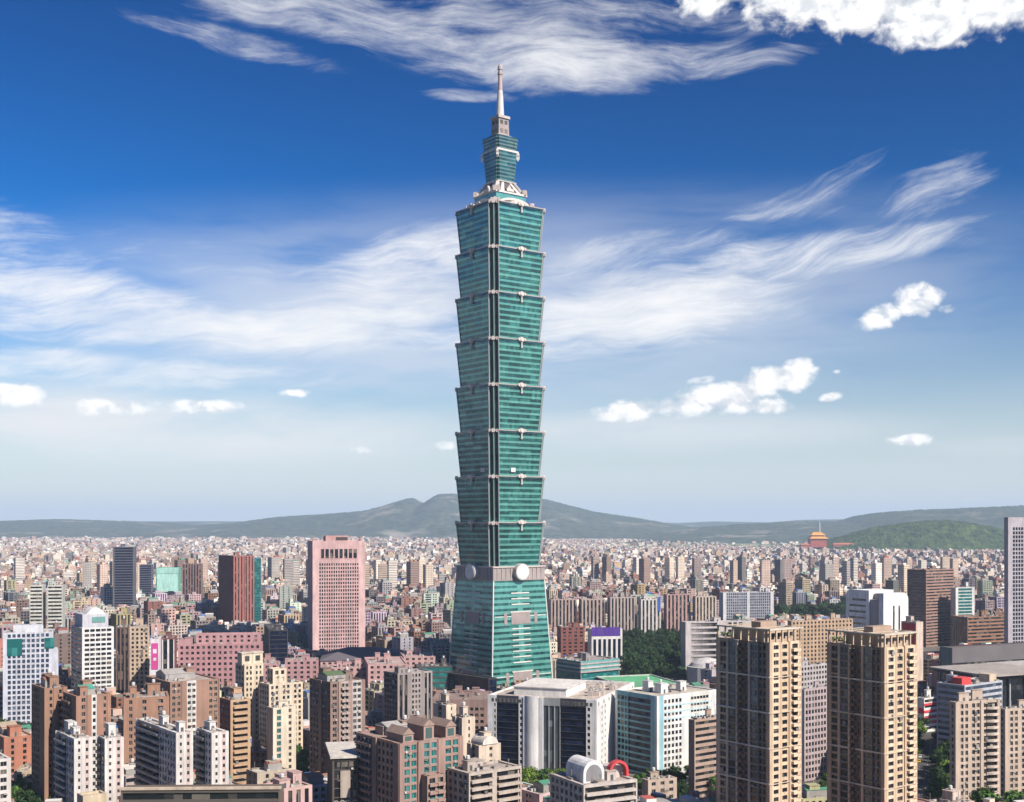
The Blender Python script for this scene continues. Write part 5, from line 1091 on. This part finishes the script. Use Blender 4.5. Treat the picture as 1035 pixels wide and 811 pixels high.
for ri, R_ in enumerate(ROADS):
    for (a, b_) in zip(R_[:-1], R_[1:]):
        L = math.hypot(b_[0] - a[0], b_[1] - a[1]); s = rr.uniform(6, 14)
        while s < min(L, 190):
            dx, dy = (b_[0] - a[0]) / L, (b_[1] - a[1]) / L; lane = rr.choice((-4.6, -1.7, 1.7, 4.6)); spots.append((a[0] + dx * s - dy * lane, a[1] + dy * s + dx * lane, math.atan2(dy, dx) + (math.pi if lane > 0 else 0), ri)); s += rr.uniform(9, 30)
street_names = ('the right hand street', 'the office street', 'the tan tower lane')
cnt = {}
recs = [(x, y, a, ri, rr.choice(CARS)[0]) for x, y, a, ri in spots]
for rec in recs: cnt.setdefault((rec[3], rec[4]), []).append(rec)
ORD = ['first', 'second', 'third', 'fourth', 'fifth', 'sixth', 'seventh', 'eighth', 'ninth', 'tenth', 'eleventh', 'twelfth', 'thirteenth', 'fourteenth', 'fifteenth', 'sixteenth', 'seventeenth', 'eighteenth', 'nineteenth', 'twentieth']
for (ri, c), L_ in cnt.items():
    L_.sort(key=lambda q: q[1])
    for i, (x, y, a, _, _) in enumerate(L_):
        o = empty('car', (x, y, .13), a); tag(o, f'{c} car on {street_names[ri]}' + (f', {ORD[i]} {c} one from the near end' if len(L_) > 1 else ''), 'car', 'cars on the streets')
        bm_, g_, w_ = meshes[c]; link('body', bm_, o); link('window_glass', g_, o)
        for wx in (-1.35, 1.35):
            for wy in (-.80, .80): link('wheel', w_, o, (wx, wy, 0))

# ------------------------------------------------------------------ trees
BARK = painted('bark', .95, .2, .1)
def crown_mesh(seed, tone, h=9.0, w=8.0, n=1900):
    rg = np.random.RandomState(seed); b = MB(); nl = rg.randint(9, 14)
    C = []; 
    for i in range(nl):
        a = rg.uniform(0, 2 * math.pi); rad = w * .5 * math.sqrt(rg.uniform(0, .55)); z = h * rg.uniform(.32, .86) - rad * .35
        C.append((rad * math.cos(a), rad * math.sin(a), max(z, h * .28), rg.uniform(.16, .27) * w, rg.uniform(.5, 1.7)))
    V = []; cols = []
    for i in range(n):
        cx, cy, cz, r, tn = C[rg.randint(nl)]
        d = rg.normal(size=3); d /= np.linalg.norm(d); rr_ = r * rg.uniform(.55, 1.08); p = np.array((cx, cy, cz)) + d * rr_ * np.array((1, 1, .8))
        e = rg.uniform(.22, .5); u = rg.normal(size=3); u -= d * u.dot(d) * .6; u /= np.linalg.norm(u); v = np.cross(d, u) + rg.normal(size=3) * .35; v /= np.linalg.norm(v)
        V.append([p - u * e, p + v * e * .6, p + u * e, p - v * e * .6]); t_ = tn * rg.uniform(.75, 1.25); cols.append((tone[0] * t_, tone[1] * t_, tone[2] * t_))
    V = np.array(V).reshape(-1, 3)
    me = bpy.data.meshes.new('crown'); me.from_pydata(V.tolist(), [], np.arange(len(V)).reshape(-1, 4).tolist()); me.materials.append(LEAF)
    a = me.color_attributes.new('Col', 'FLOAT_COLOR', 'CORNER'); cc = np.repeat(np.array(cols), 4, 0); a.data.foreach_set('color', np.concatenate([cc, np.ones((len(cc), 1))], 1).astype(np.float32).ravel())
    tb = MB(); tb.lathe([(.36, -.2), (.28, h * .25), (.17, h * .55), (.05, h * .75)], (.10, .07, .05), 0, 8)
    for cx, cy, cz, r, _ in C[:5]:
        z0 = h * .26; V2 = [(-.09, -.09, z0), (.09, -.09, z0), (.09, .09, z0), (-.09, .09, z0), (cx * .8 - .03, cy * .8 - .03, cz), (cx * .8 + .03, cy * .8 - .03, cz), (cx * .8 + .03, cy * .8 + .03, cz), (cx * .8 - .03, cy * .8 + .03, cz)]
        tb.poly(V2, [(0, 1, 5, 4), (1, 2, 6, 5), (2, 3, 7, 6), (3, 0, 4, 7)], (.10, .07, .05))
    return me, tb.mesh('trunk', [BARK])
DARK = [crown_mesh(s, (.020, .045, .014)) for s in (1, 2, 3)]
MID = [crown_mesh(s, (.040, .085, .016)) for s in (4, 5, 6)]
YEL = [crown_mesh(s, (.085, .135, .018)) for s in (7, 8)]
TREE_ZONES = []
def trees(px0, px1, Y0, Y1, n, s0, s1, kinds, label, group, yvis):
    rt = random.Random(int(px0 * 7 + Y0)); L_ = []; k_ = 0
    while len(L_) < n and k_ < n * 40:
        k_ += 1; Y = rt.uniform(Y0, Y1); px = rt.uniform(px0, px1); x = ux(px) * Y; s = rt.uniform(s0, s1)
        if any(math.hypot(x - a, Y - b) < (s + c) * 2.3 for a, b, c, _ in L_): continue
        if on_road(x, Y, 7.0): continue
        if any(inside(hh, x, Y, 2.5) for hh in HEROES): continue
        L_.append((x, Y, s, rt.choice(kinds)))
    L_.sort(key=lambda q: q[0] / q[1])
    for i, (x, Y, s, (cm_, tm_)) in enumerate(L_):
        lab = label
        if len(L_) <= 18 and len(L_) > 1: lab = label + f', {ORD[i]} from the left'
        o = empty('broadleaf_tree', (x, Y, 0), rt.uniform(0, 6.28)); o.scale = (s * rt.uniform(.9, 1.1), s * rt.uniform(.9, 1.1), s); tag(o, lab, 'tree', group)
        link('crown', cm_, o); link('trunk', tm_, o)
    TREE_ZONES.append((px0, px1, Y0, Y1, yvis))
def inside(hh, x, y, m_=0.0):
    cx, cy, t, a, b = hh[:5]; dx, dy = x - cx, y - cy
    u = dx * math.cos(t) + dy * math.sin(t); v = -dx * math.sin(t) + dy * math.cos(t)
    return abs(u) < a + m_ and abs(v) < b + m_
trees(624, 696, 1050, 1420, 110, 1.5, 2.3, DARK, 'dark green broadleaf tree in the dense park grove right of the skyscraper', 'trees of the park grove', 692)
trees(516, 566, 596, 632, 11, 1.0, 1.5, MID + YEL + YEL, 'leafy street tree below the white office block', 'trees below the white office block', 790)
trees(640, 668, 600, 640, 6, .9, 1.3, YEL + MID, 'yellow green tree beside the right end of the white office block', 'trees at the white office corner', 786)
trees(672, 728, 588, 640, 14, 1.0, 1.5, DARK + MID, 'dark green street tree below the pale blue block', 'trees below the pale blue block', 788)
trees(920, 964, 590, 775, 34, 1.0, 1.6, MID + YEL + DARK, 'green tree in the yard right of the tan towers', 'trees in the yard', 760)
trees(992, 1042, 520, 545, 9, 1.9, 2.5, MID + DARK, 'large bushy tree in the bottom right corner', 'trees in the bottom right corner', 811)
trees(8, 58, 560, 592, 10, 1.2, 1.7, DARK + MID, 'dark bushy tree in the bottom left corner', 'trees in the bottom left corner', 811)
trees(2, 28, 735, 770, 7, 1.3, 1.8, DARK, 'dark tree below the gridded left block', 'trees below the gridded left block', 735)
trees(278, 312, 640, 680, 9, 1.4, 1.9, MID + YEL, 'bright green tree below the stepped cream tower', 'trees below the cream tower', 772)
trees(808, 838, 590, 625, 7, 1.0, 1.4, MID + YEL, 'green tree between the two tan towers', 'trees between the tan towers', 796)
trees(776, 856, 1720, 1800, 26, 2.0, 2.8, DARK, 'dark tree in the green strip left of the white rounded building', 'trees of the green strip', 622)
trees(660, 730, 1470, 1540, 18, 1.8, 2.4, DARK, 'dark tree in the line behind the grey civic building', 'trees behind the civic building', 628)

# ------------------------------------------------------------------ the rest of the city
rc = random.Random(21)
PAL = [('white', (.74, .72, .70)), ('white', (.70, .67, .64)), ('cream', (.66, .55, .44)), ('cream', (.62, .54, .45)), ('beige', (.52, .42, .34)), ('beige', (.50, .38, .31)), ('pinkish', (.50, .37, .32)), ('rosy', (.44, .31, .28)), ('grey', (.42, .41, .41)), ('grey', (.36, .34, .35)),
       ('brown', (.32, .20, .15)), ('brown', (.26, .17, .14)), ('red brown', (.30, .12, .09)), ('tan', (.48, .33, .21)), ('mauve', (.30, .23, .23)), ('dark grey', (.16, .15, .16))]
SHEDS = [('green', (.08, .28, .18)), ('blue', (.06, .16, .42)), ('red', (.38, .08, .06)), ('grey', (.42, .42, .42)), ('pale', (.62, .60, .57)), ('rust', (.34, .17, .10))]
def cap_height(px0, px1, Y):
    h = 1e9
    for hh in HEROES:
        if hh[9] > Y + 1 and px0 < hh[6] - 1 and px1 > hh[5] + 1: h = min(h, CAMZ - (hh[8] - HY) / F * Y)
    for a, b, Y0, Y1, yv in TREE_ZONES:
        if Y < Y1 and px0 < b and px1 > a: h = min(h, CAMZ - (yv - HY) / F * Y)
    return h
fill = []
r_, l_ = (math.cos(TH), math.sin(TH)), (-math.sin(TH), math.cos(TH))
U = {}
def try_lot(x, y, w, d, h, yaw):
    rad = max(w, d) / 2 + 2
    px = x / y * F + CX; pw = (w * .9 + d * .5) / 2 / y * F
    if px < -80 or px > 1115: return
    if any(inside(hh, x, y, rad) for hh in HEROES): return
    if on_road(x, y, 11 + rad): return
    for a, b, Y0, Y1, _ in TREE_ZONES:
        if a - pw < px < b + pw and Y0 - 8 < y < Y1 + 8: return
    h = min(h, cap_height(px - pw, px + pw, y - rad) - 4.5)
    if h < 6.5: return
    fill.append((x, y, w, d, h, yaw, rc.randrange(len(PAL)), rc.randrange(1 << 30)))
p = 24.0
for iu in range(-70, 130):
    for iv in range(-70, 130):
        uu = iu * p + (iu // 3) * 11; vv = iv * p * .8 + (iv // 4) * 10
        x = uu * r_[0] + vv * l_[0] + rc.uniform(-1.5, 1.5); y = uu * r_[1] + vv * l_[1] + 430 + rc.uniform(-1.5, 1.5)
        if y < 425 or y > 2050 or abs(x) / y > .52: continue
        if rc.random() < .06: continue
        w, d = rc.uniform(13, 20), rc.uniform(11, 16)
        k_ = rc.random()
        h = rc.uniform(13, 24) if k_ < .60 else rc.uniform(22, 34) if k_ < .96 else rc.uniform(36, 50)
        if y < 760: h = min(h, rc.uniform(14, 30))
        try_lot(x, y, w, d, h, TH + (rc.choice((0, math.pi / 2)) if False else 0) + rc.choice((0, 0, 0, -.35, -.42)))
# which of them show largest in the photograph: a coarse depth buffer
zb = np.full((820, 1040), -1, int); order = sorted([(hh[1] + 0.0, 'h', i) for i, hh in enumerate(HEROES)] + [(f_[1], 'f', i) for i, f_ in enumerate(fill)], reverse=True)
for Y, t_, i in order:
    if t_ == 'h':
        hh = HEROES[i]; x0, x1, y0, y1, v = hh[5], hh[6], hh[7], HY + CAMZ * F / hh[9], -2
        if hh[10] == 'the teal skyscraper': x0, x1 = 462, 549
    else:
        f_ = fill[i]; pw = (f_[2] * .85 + f_[3] * .55) / 2 / f_[1] * F; pc_ = f_[0] / f_[1] * F + CX; x0, x1 = pc_ - pw, pc_ + pw; y0 = HY + (CAMZ - f_[4]) / f_[1] * F; y1 = HY + CAMZ * F / f_[1]; v = i
    x0, x1, y0, y1 = int(max(0, x0)), int(min(1035, x1)), int(max(0, y0)), int(min(811, y1))
    if x1 > x0 and y1 > y0: zb[y0:y1, x0:x1] = v
ids, n_ = np.unique(zb[zb >= 0], return_counts=True)
vis = dict(zip(ids.tolist(), n_.tolist()))
rank = sorted(vis, key=lambda i: -vis[i])
chosen = set(rank[:298])
near_extra = []
feat = []
for i in sorted(chosen, key=lambda i: fill[i][1]):
    x, y, w, d, h, yaw, pi_, seed = fill[i]
    rf = random.Random(seed); cname, c = PAL[pi_]; c = tuple(min(.8, q * rf.uniform(.66, .98)) for q in c)
    if y < 700 and rf.random() < .75: h = max(6, h)
    root = empty('apartment_block', (x, y, 0), yaw)
    B = Bld(root, False, 1.0); B.messy = .5 if y < 1100 else .25; B.jit = rf
    st = rf.random()
    if st < .45: Ss = [seg('g', 1, 3.1, rf.uniform(2.6, 3.8), .42, .42, .35)]; sn = 'gridded'
    elif st < .70: Ss = [seg('s', .25), seg('b', 1.2, 3.1, 3, .42, .2, .6, inn=.2, bal=0), seg('s', .3), seg('g', 1, 3.1, 3.2, .45, .4, .35), seg('s', .25)]; sn = 'banded'
    elif st < .85: Ss = [seg('p', 1, 3.1, rf.uniform(2.8, 4.2), .4, .5, .4)]; sn = 'ribbed'
    else: Ss = [seg('s', .6), seg('g', .5, 3.1, 2.6, .45, .4, .3), seg('s', .8), seg('g', .5, 3.1, 2.6, .45, .4, .3), seg('s', .5)]; sn = 'plain walled'
    Ws = [seg('s', .5), seg('g', .6, 3.1, 2.8, .45, .45, .3), seg('s', .6)] if rf.random() < .6 else Ss
    rfc = rf.choice([(.30, .28, .27), (.42, .36, .32), (.36, .20, .16), (.14, .24, .18), (.50, .46, .42)])
    B.volume(-w / 2, w / 2, -d / 2, d / 2, 0, h, Ss, Ws, c, rfc)
    sname, sc_ = rf.choice(SHEDS); has = rf.random() < .6
    clutter(root, rf, -w / 2 + 1, w / 2 - 1, -d / 2 + 1, d / 2 - 1, h, tuple(q * .95 for q in c), 1 if has else 2, sc_ if has else None)
    if y < 1000:
        for _ in range(rf.randint(1, 3)):
            sb = MB(); sc3 = rf.choice([(.6, .05, .05), (.7, .68, .64), (.05, .12, .4), (.05, .3, .16), (.7, .45, .05)]); hz = rf.uniform(2.5, 6); sb.box(-.12, .12, -1.3, -.06, 0, hz, sc3); sb.box(-.16, .16, -1.36, -1.302, -.05, hz + .05, (.2, .2, .2))
            sb.build('signboard', [METAL], root, (rf.uniform(-w / 2 + 1, w / 2 - 1), -d / 2, rf.uniform(max(2, h * .3), max(2.1, h - hz - 2))))
    B.finish()
    px = x / y * F + CX; best = min((hh for hh in HEROES if hh[10] != 'the ribbed slabs'), key=lambda hh: (abs((hh[5] + hh[6]) / 2 - px) / 40) ** 2 + (abs(hh[9] - y) / 160) ** 2)
    mid = (best[5] + best[6]) / 2
    rel = ('in front of' if y < best[9] else 'behind') if abs(px - mid) < (best[6] - best[5]) * .55 else ('left of' if px < mid else 'right of')
    fl = max(2, round(h / 3.1))
    lab = f'{cname} {sn} {"low" if fl < 6 else "mid rise" if fl < 11 else "tall"} block {("with a " + sname + " roof shed ") if has else ""}{rel} {best[10]}'
    feat.append((root, lab, px, y))
by = {}
for root, lab, px, y in feat: by.setdefault(lab, []).append((px, root))
for lab, L_ in by.items():
    L_.sort(key=lambda q: q[0])
    for i, (px, root) in enumerate(L_):
        t_ = lab if len(L_) == 1 else lab + f', {ORD[i]} from left'
        if len(t_.split()) > 16: t_ = t_.replace(' with a ', ' ').replace(' roof shed', ' shed')
        tag(root, t_, 'apartment block', 'apartment blocks crowding the city')

# everything beyond: one mass of roofs to the foot of the hills
far = [f_ for i, f_ in enumerate(fill) if i not in chosen]
Y = 2050.0
while Y < 11500:
    pitch = 20 + (Y - 2000) * .0030; x = -Y * .50 + rc.uniform(0, pitch)
    while x < Y * .50:
        yy = Y + rc.uniform(-.45, .45) * pitch; px = x / yy * F + CX
        ok = True
        if 815 < px < 1080 and yy > 5750: ok = False
        if yy > 10200 and px < 745: ok = False
        if 500 + (yy - 6900) * .15 < x < 2300 + (yy - 6900) * .25 and 6700 < yy < 9300 and rc.random() < .93: ok = False
        if ok and rc.random() < .93:
            k_ = rc.random(); h = rc.uniform(8, 17) if k_ < .62 else rc.uniform(16, 26) if k_ < .95 else rc.uniform(24, 38)
            if x > 250 and yy > 5200: h = min(h, 15)
            if 2050 < yy < 2600 and k_ > .97: h = 66
            h = min(h, cap_height(px - 6, px + 6, yy) - 2)
            if h > 5: far.append((x, yy, pitch * rc.uniform(.5, .95), pitch * rc.uniform(.4, .7), h, TH + rc.uniform(-.5, .3), rc.choice((0, 0, 1, 1, 2, 3, 4, 5, 6, 6, 7, 8, 9, 10, 11, 13, 14, 15, 12)), rc.randrange(1 << 30)))
        x += pitch * rc.uniform(.85, 1.15)
    Y += pitch * .95
fm_, ft, fb = mat('far_facades')
uvn = ft.nodes.new('ShaderNodeUVMap'); uvn.uv_map = 'UVMap'; sx = ft.nodes.new('ShaderNodeSeparateXYZ'); ft.links.new(uvn.outputs[0], sx.inputs[0])
ca = ft.nodes.new('ShaderNodeAttribute'); ca.attribute_name = 'Col'
fu = tmath(ft, 'FRACT', tmath(ft, 'DIVIDE', sx.outputs[0], 3.1)); fv = tmath(ft, 'FRACT', tmath(ft, 'DIVIDE', sx.outputs[1], 3.2))
cu = tmath(ft, 'MULTIPLY', tmath(ft, 'GREATER_THAN', fu, .25), tmath(ft, 'LESS_THAN', fu, .78)); cv = tmath(ft, 'MULTIPLY', tmath(ft, 'GREATER_THAN', fv, .38), tmath(ft, 'LESS_THAN', fv, .88))
win = tmath(ft, 'MULTIPLY', tmath(ft, 'MULTIPLY', tmath(ft, 'MAXIMUM', cu, ca.outputs['Alpha']), cv), tmath(ft, 'GREATER_THAN', sx.outputs[1], 0.0))
nz = mrange(ft, noise(ft, .05, 3), .3, .7, .8, 1.1); sc2 = ft.nodes.new('ShaderNodeVectorMath'); sc2.operation = 'SCALE'; ft.links.new(ca.outputs['Color'], sc2.inputs[0]); ft.links.new(nz, sc2.inputs['Scale'])
ft.links.new(mixc(ft, tmath(ft, 'MULTIPLY', win, .85), sc2.outputs[0], (.05, .05, .06)), fb.inputs['Base Color']); fb.inputs['Roughness'].default_value = .75
boxes = []
for x, y, w, d, h, yaw, pi_, seed in far:
    rf = random.Random(seed); c = PAL[pi_][1]; g0 = sum(c) / 3; kk = rf.uniform(.78, 1.15); c = tuple(min(.8, (q * .8 + g0 * .2) * kk * t_) for q, t_ in zip(c, (1.06, .98, .88))); rcol = rf.choice([(.34, .31, .29), (.46, .40, .36), (.40, .20, .15), (.14, .25, .18), (.55, .52, .49), (.12, .18, .34), (.30, .28, .27), (.42, .34, .3)])
    boxes.append((x, y, w, d, 0, h, yaw, c, rcol, 1.0 if rf.random() < .35 else 0.0))
    if rf.random() < .75: boxes.append((x + rf.uniform(-.2, .2) * w, y + rf.uniform(-.2, .2) * d, w * rf.uniform(.2, .45), d * rf.uniform(.25, .5), h, h + rf.uniform(2.2, 5.5), yaw, c, rf.choice(SHEDS)[1], 0.0))
    if rf.random() < .3: boxes.append((x + rf.uniform(-.3, .3) * w, y + rf.uniform(-.3, .3) * d, w * rf.uniform(.25, .6), d * rf.uniform(.2, .5), h, h + rf.uniform(2, 3), yaw, rf.choice(SHEDS)[1], rf.choice(SHEDS)[1], 0.0))
nb = len(boxes); A = np.array([b[:7] for b in boxes]); cw = np.array([b[7] for b in boxes]); cr_ = np.array([b[8] for b in boxes]); al = np.array([b[9] for b in boxes])
sgx = np.array([-1, 1, 1, -1]) * .5; sgy = np.array([-1, -1, 1, 1]) * .5
lx = A[:, 2:3] * sgx; ly = A[:, 3:4] * sgy; cs, sn_ = np.cos(A[:, 6:7]), np.sin(A[:, 6:7])
wx = A[:, 0:1] + lx * cs - ly * sn_; wy = A[:, 1:2] + lx * sn_ + ly * cs
V = np.zeros((nb, 8, 3)); V[:, :4, 0] = wx; V[:, 4:, 0] = wx; V[:, :4, 1] = wy; V[:, 4:, 1] = wy; V[:, :4, 2] = A[:, 4:5]; V[:, 4:, 2] = A[:, 5:6]
FQ = np.array([[4, 5, 6, 7], [0, 1, 5, 4], [1, 2, 6, 5], [2, 3, 7, 6], [3, 0, 4, 7]])
L = (FQ[None] + (np.arange(nb) * 8)[:, None, None]).reshape(-1)
UVW = np.zeros((nb, 5, 4, 2)); UVW[:, 0] = -1.0
for k_ in range(1, 5):
    ln = A[:, 2] if k_ in (1, 3) else A[:, 3]; hh = A[:, 5] - A[:, 4]
    UVW[:, k_, 1, 0] = ln; UVW[:, k_, 2, 0] = ln; UVW[:, k_, 2, 1] = hh; UVW[:, k_, 3, 1] = hh; UVW[:, k_, :, 1] += .01
    UVW[A[:, 4] > 0, k_, :, 1] = -1.0
CC = np.zeros((nb, 5, 4, 4)); CC[:, 0, :, :3] = cr_[:, None]; CC[:, 1:, :, :3] = cw[:, None, None]; CC[..., 3] = al[:, None, None]
me = bpy.data.meshes.new('distant_city'); me.vertices.add(nb * 8); me.vertices.foreach_set('co', V.astype(np.float32).ravel()); me.loops.add(len(L)); me.loops.foreach_set('vertex_index', L.astype(np.int32))
me.polygons.add(nb * 5); me.polygons.foreach_set('loop_start', (np.arange(nb * 5) * 4).astype(np.int32)); me.polygons.foreach_set('loop_total', np.full(nb * 5, 4, np.int32))
ul = me.uv_layers.new(name='UVMap'); ul.data.foreach_set('uv', UVW.astype(np.float32).ravel())
ca_ = me.color_attributes.new('Col', 'FLOAT_COLOR', 'CORNER'); ca_.data.foreach_set('color', CC.astype(np.float32).ravel())
me.materials.append(fm_); me.polygons.foreach_set('use_smooth', np.zeros(nb * 5, dtype=bool)); me.update(calc_edges=True)
o = link('distant_city', me); o['kind'] = 'stuff'; o['label'] = 'dense mass of distant low buildings spreading to the foot of the hills'; o['category'] = 'city'
# scattered far trees as one mass in the green plain
# ------------------------------------------------------------------ air
hm_ = bpy.data.materials.new('haze'); hm_.use_nodes = True; ht = hm_.node_tree; ht.nodes.clear()
ho = ht.nodes.new('ShaderNodeOutputMaterial'); hv = ht.nodes.new('ShaderNodeVolumePrincipled'); ht.links.new(hv.outputs[0], ho.inputs['Volume'])
hv.inputs['Color'].default_value = (.58, .75, .98, 1); hv.inputs['Density'].default_value = 4.6e-5; hv.inputs['Anisotropy'].default_value = 0.0
hv.inputs['Absorption Color'].default_value = (0, 0, 0, 1)
b = MB(); b.box(-30600, 30600, -6600, 30600, -3.5, 530); o = b.build('haze', [hm_]); o['kind'] = 'stuff'; o['label'] = 'thin pale blue haze in the air over the city'
print('FILL', len(fill), 'VIS', len(vis), 'FAR', nb, 'OBJ', len(bpy.data.objects))
